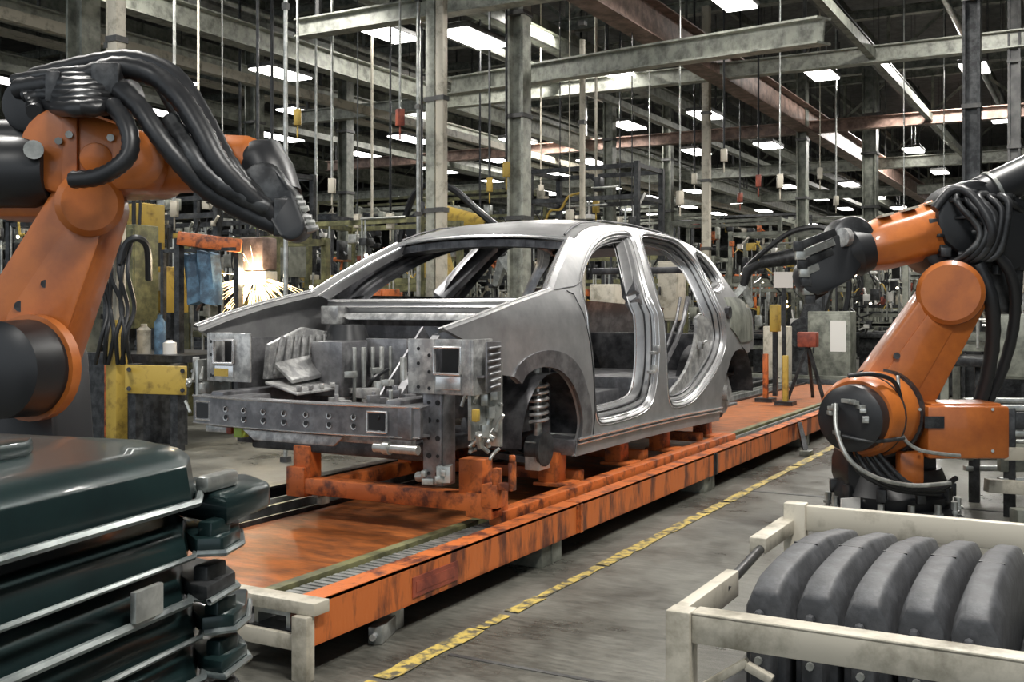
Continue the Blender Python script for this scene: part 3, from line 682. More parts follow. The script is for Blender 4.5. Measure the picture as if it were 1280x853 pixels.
# ================= right robot
D = 5.8
rb = thing('industrial_robot', 'orange and black six axis robot with a raised arm right of the conveyor', 'robot', WF(1115, D))
base = WF(1115, D)
obj('base_plate', MB().tube([base, base+UP*.05], .37, 8).tube([base+UP*.05, base+UP*.1], .33, 24), M_DMETAL, rb, bevel=.006)
bl = MB()
for k in range(14):
    a = 2*math.pi*k/14; c = base+Vector((math.cos(a)*.33, math.sin(a)*.33, .11)); bl.tube([c-UP*.06, c+UP*.03], .018, 8); bl.tube([c-UP*.03, c-UP*.015], .028, 8)
objs('base_bolt', bl, M_SILVER, rb)
obj('rotary_base', MB().tube([base+UP*.1, base+UP*.16, base+UP*.2, base+UP*.30], [.29, .31, .29, .25], 28), M_BLACK, rb)
bt = MB()
for k in range(10):
    a = 2*math.pi*k/10; c = base+Vector((math.cos(a)*.3, math.sin(a)*.3, .18)); bt.box(c, (.05, .05, .07), a)
objs('base_lug', bt, M_DMETAL, rb, bevel=.006)
objs('base_label', MB().box(WF(1063, D-.3, .14), (.012, .11, .07), YAW+.3).box(WF(1152, D-.36, .04), (.012, .1, .05), YAW), M_WHITE, rb)
AX = (FW*.86+RT*.50).normalized()     # axis of the shoulder drum, pointing away from the camera
sh = W(1098, 520, D-.18)
sh0 = W(1070, 522, D-.42)
AX = (sh-sh0).normalized(); AX.z = 0; AX.normalize()
obj('shoulder_housing', MB().tube([sh0+AX*.0, sh0+AX*.03, sh0+AX*.18, sh0+AX*.20, sh0+AX*.30], [.185, .205, .205, .22, .22], 32), M_ROBOT, rb)
obj('shoulder_ring', MB().tube([sh0+AX*.30, sh0+AX*.34], .235, 32).tube([sh0+AX*.12, sh0+AX*.135], .209, 32), M_DMETAL, rb)
mt = MB().tube([sh0-AX*.10, sh0-AX*.08, sh0+AX*.01], [.13, .165, .17], 28)
obj('shoulder_motor', mt, M_BLACK, rb)
rr = random.Random(8); mb = MB()
for k in range(12):
    a = rr.random()*6.28; u1 = AX.cross(UP); q = sh0-AX*.11+u1*(math.cos(a)*.09)+UP*(math.sin(a)*.09); mb.box(q, (.05, .03, .02), rr.random())
obj('motor_plug', mb, M_SILVER, rb, bevel=.002)
obj('carousel_column', MB().slab(base+UP*.28-RT*.05, W(1112, 520, D+.02), .24, .2, FW, .3), M_BLACK, rb, bevel=.015)
obj('column_cover', MB().box(W(1137, 585, D-.28), (.08, .13, .17), YAW), M_ROBOT, rb, bevel=.02)
la0 = W(1105, 508, D-.12); la1 = W(1191, 370, D-.12)
arm = obj('lower_arm', MB().slab(la0, la1, .205, .155, FW, .17, 14), M_ROBOT, rb, bevel=.02)
obj('arm_recess', MB().slab(W(1120, 488, D-.211), W(1180, 396, D-.211), .10, .075, FW, .006, 10), M_ROBOT, arm, bevel=.002)
obj('arm_pin', MB().tube([W(1121, 445, D-.235), W(1121, 445, D-.19)], .018, 12), M_DMETAL, arm)
obj('elbow_cap', MB().tube([W(1188, 366, D-.27), W(1188, 366, D-.25), W(1188, 366, D+.12)], [.145, .168, .168], 28), M_ROBOT, rb)
obj('elbow_seam', MB().tube([W(1188, 366, D-.21), W(1188, 366, D-.195)], .171, 28), M_DMETAL, rb)
# upper housing and forearm
e0 = W(1192, 300, D)
obj('elbow_motor_block', MB().slab(W(1180, 300, D+.05), W(1225, 290, D+.1), .20, .17, FW, .34, 12), M_BLACK, rb, bevel=.03)
rr = random.Random(15); mb = MB()
for k in range(26):
    c = W(rr.uniform(1165, 1262), rr.uniform(245, 345), D-.17+rr.uniform(-.05, .05)); mb.box(c, (rr.uniform(.03, .1), rr.uniform(.03, .08), rr.uniform(.015, .05)), rr.random()*3)
obj('cable_clamp_cluster', mb, M_DMETAL, rb, bevel=.004)
obj('elbow_rear_cover', MB().slab(W(1205, 275, D-.05), W(1262, 300, D+.05), .20, .18, FW, .3, 12), M_BLACK, rb, bevel=.03)
obj('rear_drive', MB().slab(W(1240, 300, D), W(1250, 375, D+.05), .14, .08, FW, .24, 12), M_DMETAL, rb, bevel=.03)
obj('balancer_cylinder', MB().tube([W(1218, 248, D-.1), W(1225, 245, D-.1), W(1300, 210, D-.05)], [.06, .10, .10], 20), M_BLACK, rb)
obj('balancer_band', MB().tube([W(1238, 238.5, D-.1), W(1242, 236.5, D-.1)], .104, 20), M_SILVER, rb)
fa0 = W(1186, 283, D-.02); fa1 = W(1078, 312, D-.1); fd = (fa1-fa0).normalized()
fm = MB().tube([fa0, fa0+fd*.06, fa0+fd*.2, fa1-fd*.1, fa1], [.15, .165, .15, .145, .12], 8)
fo = obj('forearm', fm, M_ROBOT, rb, bevel=.02)
up2 = fd.cross(FW).normalized()
if up2.z < 0: up2 = -up2
fp = MB()
for t, w_ in ((.1, .05), (.22, .08), (.36, .07)):
    fp.box(fa0+fd*t+up2*.145-FW*.05, (w_, .1, .012), axes=(fd, FW, up2))
objs('forearm_label', fp, M_CREAM, fo)
wr = W(1060, 318, D-.1)
obj('wrist', MB().tube([fa1-fd*.02, fa1+fd*.05, wr+fd*.02], [.12, .135, .10], 20), M_BLACK, rb)
obj('wrist_joint', MB().slab(W(1060, 300, D-.1), W(1036, 335, D-.12), .12, .10, FW, .18), M_DMETAL, rb, bevel=.015)
grp = obj('gripper_body', MB().slab(W(1042, 325, D-.14), W(1018, 345, D-.2), .13, .10, FW, .14), M_BLACK, rb, bevel=.012)
for k in range(7):
    a = W(1044-2*k, 290+12*k, D-.24+.012*k); b = W(998+2.4*k, 308+11*k, D-.30+.01*k)
    obj('gripper_finger', MB().beam(a, b, .04, .022, up=(FW)).box(b, (.03, .05, .05), YAW), M_SILVER if k % 2 else M_DMETAL, grp, bevel=.003)
obj('wrist_flange', MB().tube([W(1052, 297, D-.22), W(1058, 297, D-.2)], .05, 16), M_CAST, rb)
hose([W(1216, 330, D-.2), W(1240, 290, D-.3), W(1215, 245, D-.25), W(1165, 232, D-.2), W(1120, 262, D-.22), W(1065, 290, D-.2)][:3]+[W(1190, 238, D-.2), W(1168, 262, D-.22)], .024, rb, 'dress_hose', ribs=True)
for k in range(5):
    hose([W(1150+12*k, 350-8*k, D-.05-.03*k), W(1205+10*k, 320, D-.25), W(1225+9*k, 290-8*k, D-.28), W(1195+14*k, 246, D-.22), W(1240+10*k, 225+10*k, D-.1)], .016+.003*(k % 3), rb, 'dress_hose', M_BLACK if k % 2 else M_DMETAL, True)
hose([W(1222, 330, D-.22), W(1240, 380, D-.22), W(1238, 450, D-.1), W(1215, 520, D), W(1160, 560, D+.1)], .035, rb, 'dress_hose', ribs=True)
hose([W(1225, 300, D-.25), W(1262, 340, D-.2), W(1268, 400, D-.1), W(1250, 470, D), W(1215, 540, D+.1)], .028, rb, 'dress_hose', ribs=True)
cb = obj('counterweight_box', MB().box(W(1196, 537, D-.2), (.30, .42, .27), YAW), M_ROBOT, rb, bevel=.018)
obj('box_lid', MB().box(W(1196, 505, D-.2), (.24, .36, .025), YAW), M_ROBOT, cb, bevel=.008)
obj('rating_plate', MB().box(W(1168, 528, D-.36), (.006, .10, .06), YAW), M_DMETAL, cb)
mb = MB().tube([W(1248, 530, D-.2), W(1256, 530, D-.2)], .02, 10)
for px, py in ((1150, 512), (1241, 512), (1150, 564), (1241, 564)): mb.tube([W(px, py, D-.36), W(px, py, D-.35)], .008, 8)
objs('box_bolt', mb, M_SILVER, cb)
hose([W(1044, 505, D-.5), W(1046, 540, D-.55), W(1062, 575, D-.6), W(1095, 597, D-.6), W(1140, 607, D-.5), W(1188, 604, D-.45)], .011, rb, 'loop_cable', M_SILVER)
hose([W(1122, 470, D-.35), W(1126, 520, D-.42), W(1128, 545, D-.42), W(1150, 563, D-.42), W(1200, 570, D-.4)], .010, rb, 'loop_cable', M_SILVER)
hose([W(1060, 470, D-.5), W(1090, 468, D-.5), W(1118, 478, D-.45), W(1128, 510, D-.4)], .012, rb, 'loop_cable', M_BLACK)
hose([W(1052, 545, D-.5), W(1090, 552, D-.55), W(1130, 548, D-.5)], .010, rb, 'loop_cable', M_DMETAL)
for k in range(5): hose([W(1060+8*k, 560, D-.4), W(1075+14*k, 590+3*k, D-.45), W(1120+12*k, 612, D-.4), W(1175+5*k, 618-5*k, D-.3)], .014, rb, 'loop_cable')
# fixture bench right of that robot
bn = thing('roller_bench', 'long dark steel bench with bright rails at the right, beside the robot base', 'bench', WF(1262, 6.1))
c = WF(1290, 6.1)
def rel(a, b, z): return c+RT*a+FW*b+UP*z
for z, m_, w_ in ((.60, M_SILVER, .03), (.53, M_DMETAL, .09), (.46, M_SILVER, .03), (.36, M_SILVER, .02), (.30, M_STEELG, .10), (.20, M_SILVER, .03)):
    objs('bench_rail', MB().beam(rel(-.28, -.2, z), rel(1.2, -.2, z), .05, w_).beam(rel(-.28, .25, z), rel(1.2, .25, z), .05, w_), m_, bn, bevel=.004)
for a in (-.22, .5, 1.1): objs('leg', MB().beam(rel(a, -.2, 0), rel(a, -.2, .6), .06, .06).beam(rel(a, .25, 0), rel(a, .25, .6), .06, .06), M_DMETAL, bn, bevel=.004)
obj('bracket_plate', MB().beam(rel(-.42, -.36, .20), rel(.1, -.33, .16), .06, .07).beam(rel(-.30, -.3, .36), rel(-.18, -.3, .36), .02, .07), M_CREAM, bn, bevel=.004)
obj('kick_beam', MB().beam(rel(-.34, -.5, .05), rel(1.2, -.5, .05), .1, .1), M_STEELG, bn, bevel=.006)
# ================= left robot
D = 3.6
rl = thing('industrial_robot', 'large orange robot with thick black hoses reaching in from the left', 'robot', WF(18, D))
b0 = WF(18, D)
obj('base_plate', MB().tube([b0, b0+UP*.05, b0+UP*.10], [.40, .40, .36], 24), M_DMETAL, rl, bevel=.005)
obj('rotary_base', MB().tube([b0+UP*.1, b0+UP*.3, b0+UP*.55], [.30, .30, .22], 28), M_BLACK, rl)
obj('carousel_column', MB().slab(b0+UP*.5, W(18, 455, D+.12), .22, .2, FW, .32), M_BLACK, rl, bevel=.02)
s0 = W(12, 462, D-.28); AL = (FW*.95+RT*.3).normalized()
obj('shoulder_motor', MB().tube([s0-AL*.08, s0-AL*.05, s0+AL*.1], [.11, .15, .155], 28), M_BLACK, rl)
obj('shoulder_ring', MB().tube([s0+AL*.08, s0+AL*.12], .17, 28), M_ROBOT, rl)
obj('column_bracket', MB().box(W(62, 458, D+.05), (.18, .13, .10), YAW).box(W(60, 470, D+.02), (.14, .10, .14), YAW), M_ROBOT, rl, bevel=.015)
obj('drilled_plate', MB().box(W(70, 500, D+.1), (.02, .10, .18), YAW), M_SILVER, rl, bevel=.004)
l0 = W(32, 432, D-.05); l1 = W(112, 262, D-.05)
arm = obj('lower_arm', MB().slab(l0, l1, .165, .105, FW, .2, 14), M_ROBOT, rl, bevel=.025)
obj('arm_pin', MB().tube([W(25, 383, D-.16), W(25, 383, D-.14)], .018, 12).tube([W(56, 355, D-.16), W(56, 355, D-.14)], .013, 12), M_DMETAL, arm)
obj('arm_recess', MB().slab(W(45, 410, D-.155), W(100, 300, D-.155), .10, .06, FW, .008, 10), M_ROBOT, arm, bevel=.003)
obj('elbow_knuckle', MB().tube([W(112, 255, D-.2), W(112, 255, D-.18), W(112, 255, D+.1)], [.085, .105, .105], 24), M_ROBOT, rl)
obj('elbow_bridge', MB().slab(W(10, 255, D), W(120, 250, D), .055, .07, FW, .22), M_ROBOT, rl, bevel=.02)
hs = obj('elbow_housing', MB().slab(W(100, 195, D-.02), W(188, 208, D-.02), .145, .10, FW, .30, 12), M_ROBOT, rl, bevel=.03)
objs('housing_rib', MB().box(W(88, 190, D-.175), (.02, .05, .22), YAW).box(W(150, 185, D-.175), (.02, .04, .12), YAW).tube([W(120, 198, D-.19), W(120, 198, D-.16)], .05, 20), M_ROBOT, hs, bevel=.006)
objs('housing_bolt', MB().tube([W(73, 176, D-.2), W(73, 176, D-.17)], .012, 8).tube([W(138, 172, D-.2), W(138, 172, D-.17)], .012, 8).tube([W(86, 168, D-.2), W(86, 168, D-.17)], .012, 8), M_SILVER, hs)
mo = W(28, 215, D-.1)
obj('axis_motor', MB().tube([mo-RT*.2, mo-RT*.17, mo+RT*.05, mo+RT*.1], [.10, .12, .12, .10], 24), M_BLACK, rl)
obj('axis_motor', MB().tube([mo-RT*.2+UP*.12+FW*.15, mo+RT*.13+UP*.13+FW*.15], .075, 24), M_BLACK, rl)
obj('motor_cap', MB().tube([W(42, 187, D-.23), W(42, 187, D-.2)], .03, 16), M_SILVER, rl)
f0 = W(180, 205, D-.02); f1 = W(318, 203, D-.1); fd = (f1-f0).normalized()
obj('forearm', MB().tube([f0, f0+fd*.08, f1-fd*.1, f1-fd*.02, f1+fd*.03], [.10, .105, .095, .09, .07], 10), M_ROBOT, rl, bevel=.015)
w0 = W(322, 205, D-.1); w1 = W(352, 250, D-.15); w2 = W(368, 285, D-.2)
obj('wrist', MB().tube([w0-fd*.03, w0+fd*.02, W(338, 222, D-.12), w1], [.08, .09, .085, .07], 20), M_BLACK, rl)
obj('wrist_joint', MB().slab(W(335, 235, D-.14), w1, .075, .06, FW, .15), M_DMETAL, rl, bevel=.015)
tl = obj('welding_head', MB().slab(w1, w2, .055, .045, FW, .12), M_BLACK, rl, bevel=.012)
for k in range(6):
    p = W(360+4*k, 248+8*k, D-.2); q = p+RT*.045+UP*.005*(k % 3)
    obj('head_nozzle', MB().tube([p, (p+q)/2, q], [.014, .014, .009], 8), M_CAST if k % 2 else M_SILVER, tl)
obj('head_shield', MB().box(W(352, 272, D-.22), (.03, .05, .12), YAW+.3), M_DMETAL, tl, bevel=.006)
T = .0
hose([W(22, 112, D-.05), W(70, 104, D-.1), W(112, 94, D-.15), W(150, 84, D-.15), W(195, 96, D-.15), W(226, 124, D-.2), W(252, 164, D-.24), W(274, 204, D-.26), W(306, 240, D-.24), W(345, 272, D-.2)], .034, rl, 'dress_hose', ribs=True)
hose([W(40, 95, D+.1), W(110, 78, D+.08), W(165, 72, D+.05), W(212, 88, D), W(238, 116, D-.05), W(258, 150, D-.12), W(285, 200, D-.22), W(312, 236, D-.22), W(350, 262, D-.16)], .026, rl, 'dress_hose', ribs=True)
hose([W(150, 112, D-.2), W(175, 135, D-.25), W(195, 165, D-.28), W(222, 200, D-.28), W(255, 235, D-.25), W(300, 262, D-.22), W(350, 285, D-.2)], .030, rl, 'dress_hose', ribs=True)
hose([W(90, 225, D-.3), W(120, 222, D-.32), W(145, 210, D-.33), W(162, 190, D-.32), W(160, 160, D-.3), W(140, 130, D-.25)], .026, rl, 'dress_hose', ribs=True)
hose([W(212, 150, D-.2), W(238, 190, D-.26), W(268, 226, D-.26), W(335, 262, D-.22)], .030, rl, 'dress_hose', M_DMETAL, ribs=True)
hose([W(195, 95, D+.05), W(215, 130, D), W(235, 165, D-.1), W(265, 215, D-.15), W(330, 262, D-.15)], .024, rl, 'dress_hose', M_DMETAL, ribs=True)
for k in range(9):
    y = 100+5*k
    hose([W(18+3*k, y, D-.02*k), W(60, y-6, D-.1), W(105, y-10+3*(k % 3), D-.15-.02*k), W(150, y-8+4*(k % 2), D-.12)], .020+.003*(k % 3), rl, 'hose_bundle', M_BLACK if k % 3 else M_DMETAL, ribs=(k % 2 == 0))
obj('hose_carrier', MB().slab(W(50, 135, D+.02), W(140, 120, D+.02), .10, .09, FW, .16), M_BLACK, rl, bevel=.02)
objs('hose_clamp', MB().box(W(135, 100, D-.18), (.06, .09, .1), YAW).box(W(70, 110, D-.14), (.06, .05, .1), YAW), M_DMETAL, rl, bevel=.008)
# ================= stack of dark pressed panels, front left
st_u = (FW*.95+RT*.312).normalized(); st_n = (RT*.95-FW*.312).normalized()
E = W(305, 560, 1.98); E.z = 0
lev = [.0, .075, .15, .225, .30, .37, .44, .51, .58, .65, .725, .815]
lab = ['lowest', 'second lowest']
NL = len(lev)
words_ = ['bottom dark panel of the stack at the left', 'dark pressed panel lying just above the bottom one of the stack', 'third dark pressed panel from the bottom of the stack', 'fourth dark pressed panel from the bottom of the stack',
          'fifth dark pressed panel from the bottom of the stack', 'sixth dark pressed panel from the bottom of the stack', 'sixth dark pressed panel from the top of the stack', 'fifth dark pressed panel from the top of the stack', 'fourth dark pressed panel from the top of the stack',
          'third dark pressed panel from the top of the stack', 'second dark teal pressed panel from the top of the stack', 'topmost wide teal-black pressed panel on the stack at the left']
for i, z0 in enumerate(lev):
    rr = random.Random(70+i); j = rr.uniform(-.03, .03); top = (i == NL-1)
    h = .085 if top else .06; sgn = 0
    o0 = E+st_u*j+st_n*rr.uniform(-.01, .01)
    def sp(a, b, z): return o0+st_u*a+st_n*b+UP*(z0+z)
    root = thing('pressed_panel', words_[i], 'body panel', sp(-.6, -.4, 0), 'stacked pressed panels')
    # outline: long tray with chamfered far corner
    oc = [(-1.6, 0), (-.16, 0), (-.05, -.07), (.0, -.16), (.0, -1.3), (-1.6, -1.3)]
    ic = [(-1.6, -.05), (-.20, -.05), (-.10, -.12), (-.05, -.19), (-.05, -1.25), (-1.6, -1.25)]
    m = MB(); n = len(oc); hh = h-.005
    vs = [sp(a, b, .0) for a, b in oc]+[sp(a*.998, b-.012, hh-.015) for a, b in oc]+[sp(a-.01, b-.03, hh) for a, b in oc]+[sp(a, b, hh-(.0 if not top else -.01)) for a, b in ic]+[sp(a-.04, b-.05, hh-.02+(.03 if top else 0)) for a, b in ic]
    fs = [(k*n+q, k*n+(q+1) % n, (k+1)*n+(q+1) % n, (k+1)*n+q) for k in range(4) for q in range(n)]+[tuple(4*n+q for q in range(n)), tuple(range(n-1, -1, -1))]
    obj('skin', m.add(vs, fs), M_TEAL, root, 30, bevel=.004)
    lip = [sp(a, b+.012, .004) for a, b in oc[:5]]
    obj('lip', MB().tube(lip, .0075 if i % 2 else .005, 6), M_RIM, root)
    if not top:
        rt = rr.uniform(-.03, .03)
        tb = MB().prism([sp(-.14, .0, 0), sp(-.13+rt, .04, 0), sp(-.04, .025, 0), sp(.03+rt, -.03, 0), sp(.035, -.12, 0), sp(-.02, -.14, 0)], UP*.03).box(sp(-.09, .005, .03), (.06, .03, .05), axes=(st_u, st_n, UP))
        tt = obj('end_tab', tb, M_TEAL if i % 3 else M_DMETAL, root, bevel=.005)
        obj('tab_lip', MB().tube([sp(-.14, .004, .004), sp(-.13+rt, .044, .004), sp(-.04, .029, .004), sp(.034+rt, -.028, .004), sp(.039, -.12, .004)], .006, 6), M_RIM, tt)
        if i in (9, 4, 6): obj('tab_plate', MB().box(sp(-.28, .018, .035), (.07, .012, .05), axes=(st_u, st_n, UP)), M_SILVER, root, bevel=.003)
    else:
        for b in (-.22, -.42, -.66, -.86, -1.08):
            obj('pressed_rib', MB().prism([sp(-1.55, b, hh+.005), sp(-.3, b, hh+.005), sp(-.24, b-.04, hh+.005), sp(-.3, b-.09, hh+.005), sp(-1.55, b-.09, hh+.005)], UP*.032), M_TEAL, root, bevel=.01)
        obj('corner_cap', MB().prism([sp(-.10, .03, -.05), sp(.08, .01, -.05), sp(.15, -.08, -.05), (sp(.06, -.18, -.05)), sp(-.04, -.15, -.05)], UP*.055), M_TEAL, root, bevel=.014)
        obj('cap_plate', MB().box(sp(-.04, -.03, .02), (.10, .03, .03), axes=(st_u, st_n, UP)), M_SILVER, root, bevel=.008)
# ================= cream crate with charcoal mouldings, front right
cz = .55; cx0, cx1, cy0, cy1 = 2.0, 3.03, -.62, .755
cr = thing('parts_crate', 'worn cream steel crate frame at the lower right corner', 'crate', (2.5, 0, 0))
obj('front_rail', MB().b2((cx0, cy0, cz-.055), (cx0+.035, cy1-.05, cz-.0)).b2((cx0, cy0, cz-.0), (cx0+.05, cy1-.05, cz+.006)), M_CREAM, cr, bevel=.004)
obj('back_rail', MB().b2((cx1-.03, cy0, cz-.02), (cx1, cy1-.03, cz+.05)), M_CREAM, cr, bevel=.004)
objs('side_rail', MB().b2((cx0+.03, cy1-.03, cz-.055), (cx0+.38, cy1, cz+.004)).b2((cx1-.32, cy1+.0, cz-.03), (cx1, cy1+.045, cz+.01)), M_CREAM, cr, bevel=.004)
obj('side_tube', MB().tube([(cx0+.3, cy1-.02, cz-.02), (cx1-.28, cy1+.02, cz-.02)], .012, 10), M_DMETAL, cr)
obj('corner_post', MB().b2((cx0-.01, cy1-.05, .02), (cx0+.04, cy1, cz+.006)), M_CREAM, cr, bevel=.004)
obj('corner_post', MB().b2((cx1-.04, cy1-.03, .02), (cx1+.005, cy1+.03, cz+.055)), M_CREAM, cr, bevel=.004)
obj('corner_post', MB().b2((cx0-.01, cy0, .02), (cx0+.04, cy0+.05, cz+.006)), M_CREAM, cr, bevel=.004)
obj('corner_post', MB().b2((cx1-.04, cy0, .02), (cx1+.005, cy0+.05, cz+.055)), M_CREAM, cr, bevel=.004)
obj('crate_base', MB().b2((cx0, cy0, 0), (cx1, cy1-.01, .04)).b2((cx0+.04, cy0+.02, cz-.2), (cx1-.04, cy1-.05, cz-.18)), M_DMETAL, cr, bevel=.004)
obj('dark_under_sheet', MB().b2((cx0+.08, cy0+.02, .04), (cx0+.1, cy1-.14, cz-.2)).b2((cx0+.08, cy1-.16, .04), (cx1-.1, cy1-.14, cz-.2)), M_DMETAL, cr)  # plain dark sheets added to keep the space under the tray dark
obj('corner_brace', MB().beam((cx0+.01, cy1-.03, cz-.17), (cx0+.01, cy1-.16, cz-.075), .02, .016).beam((cx0+.0, cy1-.16, cz-.08), (cx0+.0, cy1-.21, cz-.10), .02, .016), M_CREAM, cr, bevel=.003)
lbl = ['leftmost charcoal moulding in the cream crate', 'second charcoal moulding from the left in the cream crate', 'middle one of the five charcoal mouldings in the cream crate', 'fourth charcoal moulding from the left, tilted slightly, in the cream crate', 'rightmost charcoal moulding in the crate, cut by the picture edge']
for k in range(5):
    yc = .60-.098*k; dx = .015*(k % 2); x0 = 2.15+dx; x1 = 2.93
    root = thing('foam_moulding', lbl[k], 'moulding', (2.5, yc, cz-.18), 'charcoal mouldings in the crate')
    # arched back: long profile in x-z, cross-section with chamfered crown
    prof = []; n = 12
    for q in range(n+1):
        t = q/n; x = x0+(x1-x0)*t
        zc = cz+.045-.14*max(0, t-.5)**2-.02*(1-min(1, t/.12))**2+.03*math.sin(min(1, t*1.3)*math.pi)*.5
        prof.append((x, zc))
    ws = .043
    sec = [(-ws, -.16), (-ws, -.04), (-ws*.62, 0), (ws*.62, 0), (ws, -.04), (ws, -.16)]
    vs = []; fs = []
    for x, z in prof:
        for dy, dz in sec: vs.append((x, yc+dy, max(cz-.178, z+dz) if dz > -.1 else cz-.178))
    m6 = 6
    fs = [(q*m6+j, q*m6+(j+1) % m6, (q+1)*m6+(j+1) % m6, (q+1)*m6+j) for q in range(n) for j in range(m6)]+[tuple(range(m6)), tuple(n*m6+j for j in range(m6))]
    obj('body', MB().add(vs, fs), M_FOAM, root, 35, bevel=.01)
    sx_ = x0+.33; zz = [z for x, z in prof if x >= sx_][0]
    obj('strap_groove', MB().b2((sx_, yc-ws*.6, zz-.006), (sx_+.008, yc+ws*.6, zz+.0015)), M_BLACK, root)
    obj('end_lug', MB().b2((x0-.05, yc-.025, cz-.17), (x0+.01, yc+.02, cz-.05)).b2((x0-.025, yc+.0, cz-.03), (x0+.0, yc+.02, cz-.01)), M_FOAM, root, bevel=.01)
    obj('pin', MB().tube([(x0-.058, yc, cz-.10), (x0-.045, yc, cz-.10)], .008, 8), M_SILVER, root)
# ------------------------------------------------------------------ roof steel
ordw = ['first', 'second', 'third', 'fourth', 'fifth', 'sixth', 'seventh', 'eighth', 'ninth', 'tenth', 'eleventh']
def truss(x, i):
    root = thing('roof_truss', f'lattice steel roof truss crossing the hall, {ordw[i]} counted from the camera', 'roof truss', (x, 16, ZC-1.5))
    z0, z1 = 6.55, 7.75
    obj('bottom_chord', MB().ibeam((x, Y0+.1, z0), (x, Y1-.1, z0), .22, .24), M_STEELG, root)
    obj('top_chord', MB().ibeam((x, Y0+.1, z1), (x, Y1-.1, z1), .2, .2), M_STEELG, root)
    y = -3.0; proto = None; k = 0
    while y < 34:
        if proto is None:
            proto = obj('diagonal_brace', MB().beam((x, -3, z0+.1), (x, -1.8, z1-.1), .07, .07), M_STEELG, root)
            v = obj('vertical_brace', MB().beam((x, -3, z0+.1), (x, -3, z1-.1), .07, .07), M_STEELG, root)
            pb = obj('diagonal_brace', MB().beam((x, -.6, z0+.1), (x, -1.8, z1-.1), .07, .07), M_STEELG, root)
        else:
            for q in (proto, v, pb):
                c = q.copy(); C.objects.link(c); c.location.y = q.location.y+k*2.4
        k += 1; y += 2.4
for i, x in enumerate((6.5, 12.5, 18.5, 25, 32, 40, 49, 59)): truss(x, i)
# long runway beams and pipes parallel to the line
def run(name, label, cat, y, z, w, h, m, x0=1.0, x1=70, kind='i'):
    mb = MB()
    if kind == 'i': mb.ibeam((x0, y, z), (x1, y, z), w, h)
    elif kind == 'pipe': mb.tube([(x0, y, z), (x1, y, z)], w, 10)
    else: mb.beam((x0, y, z), (x1, y, z), w, h)
    root = thing(name, label, cat, (x0, y, z))
    obj('beam_web' if kind == 'i' else 'run', mb, m, root)
    hg = MB(); x = max(4.0, x0+.5); first = None
    while x < x1:
        if first is None: first = obj('hanger', MB().beam((x, y, z+h/2), (x, y, 8.5), .035, .035), M_STEELD, root); fx = x
        else: c = first.copy(); C.objects.link(c); c.location.x = first.location.x+(x-fx)
        x += 6.2
    return root
run('crane_runway', 'broad red-brown crane runway beam slanting down from the top centre right', 'beam', 5.35, 5.0, .32, .50, M_PINK, 6.0)
run('runway_beam', 'pale grey-green overhead beam passing just above the roof of the car', 'beam', 10.5, 4.95, .24, .32, M_STEELL)
run('runway_beam', 'grey-green overhead beam left of the twin column', 'beam', 13.4, 5.3, .24, .30, M_STEELL)
run('runway_beam', 'overhead beam running above the forearm of the left robot', 'beam', 17.5, 5.6, .26, .34, M_STEELL, 8)
run('runway_beam', 'thin overhead beam between the twin column and the red-brown runway', 'beam', 7.9, 5.5, .18, .26, M_STEELG, 5)
run('runway_beam', 'narrow dark overhead beam above the rear of the car', 'beam', 3.4, 5.4, .16, .22, M_STEELD, 9)
run('runway_beam', 'far left overhead beam seen over the yellow cabinets', 'beam', 22.5, 5.8, .3, .4, M_STEELG, 8)
run('runway_beam', 'overhead beam high above the robot at the right', 'beam', .8, 5.2, .2, .3, M_STEELG, 7)
run('overhead_duct', 'square grey air duct running under the roof at the upper centre', 'duct', 8.9, 6.1, .42, .36, M_STEELG, 6, kind='box')
run('overhead_duct', 'long pale duct under the roof at the upper left', 'duct', 15.6, 6.2, .5, .3, M_STEELG, 6, kind='box')
for (y, z, r, lb) in ((9.6, 5.7, .05, 'thin silver pipe under the square grey duct'), (11.9, 5.9, .06, 'silver pipe run left of the square duct'), (14.5, 5.8, .05, 'silver pipe run beside the long pale duct'), (6.4, 5.9, .06, 'silver pipe run just left of the red-brown runway'),
                      (19.4, 6.0, .07, 'silver pipe run above the far left cabinets'), (2.1, 5.8, .05, 'silver pipe run over the conveyor line')):
    run('overhead_pipe', lb, 'pipe', y, z, r, .1, M_SILVER, 5, kind='pipe')
def bare(name, label, cat, y, z, w, h, m, x0=2, x1=70):
    mb = MB(); mb.beam((x0, y, z), (x1, y, z), w, h); o = obj(name, mb, m, None, origin=(x0, y, z)); return tag(o, label, cat)
for i in range(18):
    y = -4+2.3*i; bare('roof_purlin', 'slim roof purlin above the trusses, '+['rightmost', 'second', 'third', 'fourth', 'fifth', 'sixth', 'seventh', 'eighth', 'ninth', 'tenth', 'eleventh', 'twelfth', 'thirteenth', 'fourteenth', 'fifteenth', 'sixteenth', 'seventeenth', 'leftmost'][i]+(' of all' if i in (0, 17) else ' from the right'), 'purlin', y, 8.0, .1, .18, M_STEELG)
for i, (y, z, w, h, m, lb) in enumerate(((12.9, 6.1, .5, .06, M_SILVER, 'flat cable tray under the roof left of the twin column'), (16.6, 5.9, .4, .05, M_CREAM, 'pale cable tray over the welding station'), (20.4, 6.1, .5, .06, M_SILVER, 'cable tray high over the left robot forearm'), (24.5, 6.2, .6, .08, M_CREAM, 'wide pale tray in the far upper left'),
        (8.2, 5.1, .12, .12, M_STEELG, 'slim square rail over the car roof'), (11.3, 4.6, .1, .14, M_CREAM, 'slim pale rail crossing behind the twin column'), (3.0, 4.9, .1, .14, M_STEELG, 'slim rail over the tail of the car'), (14.2, 4.7, .1, .12, M_STEELG, 'slim rail above the welding sparks'), (-1.0, 5.6, .3, .06, M_CREAM, 'cable tray high over the right robot'))):
    bare('cable_tray', lb, 'cable tray', y, z, w, h, m, 7)
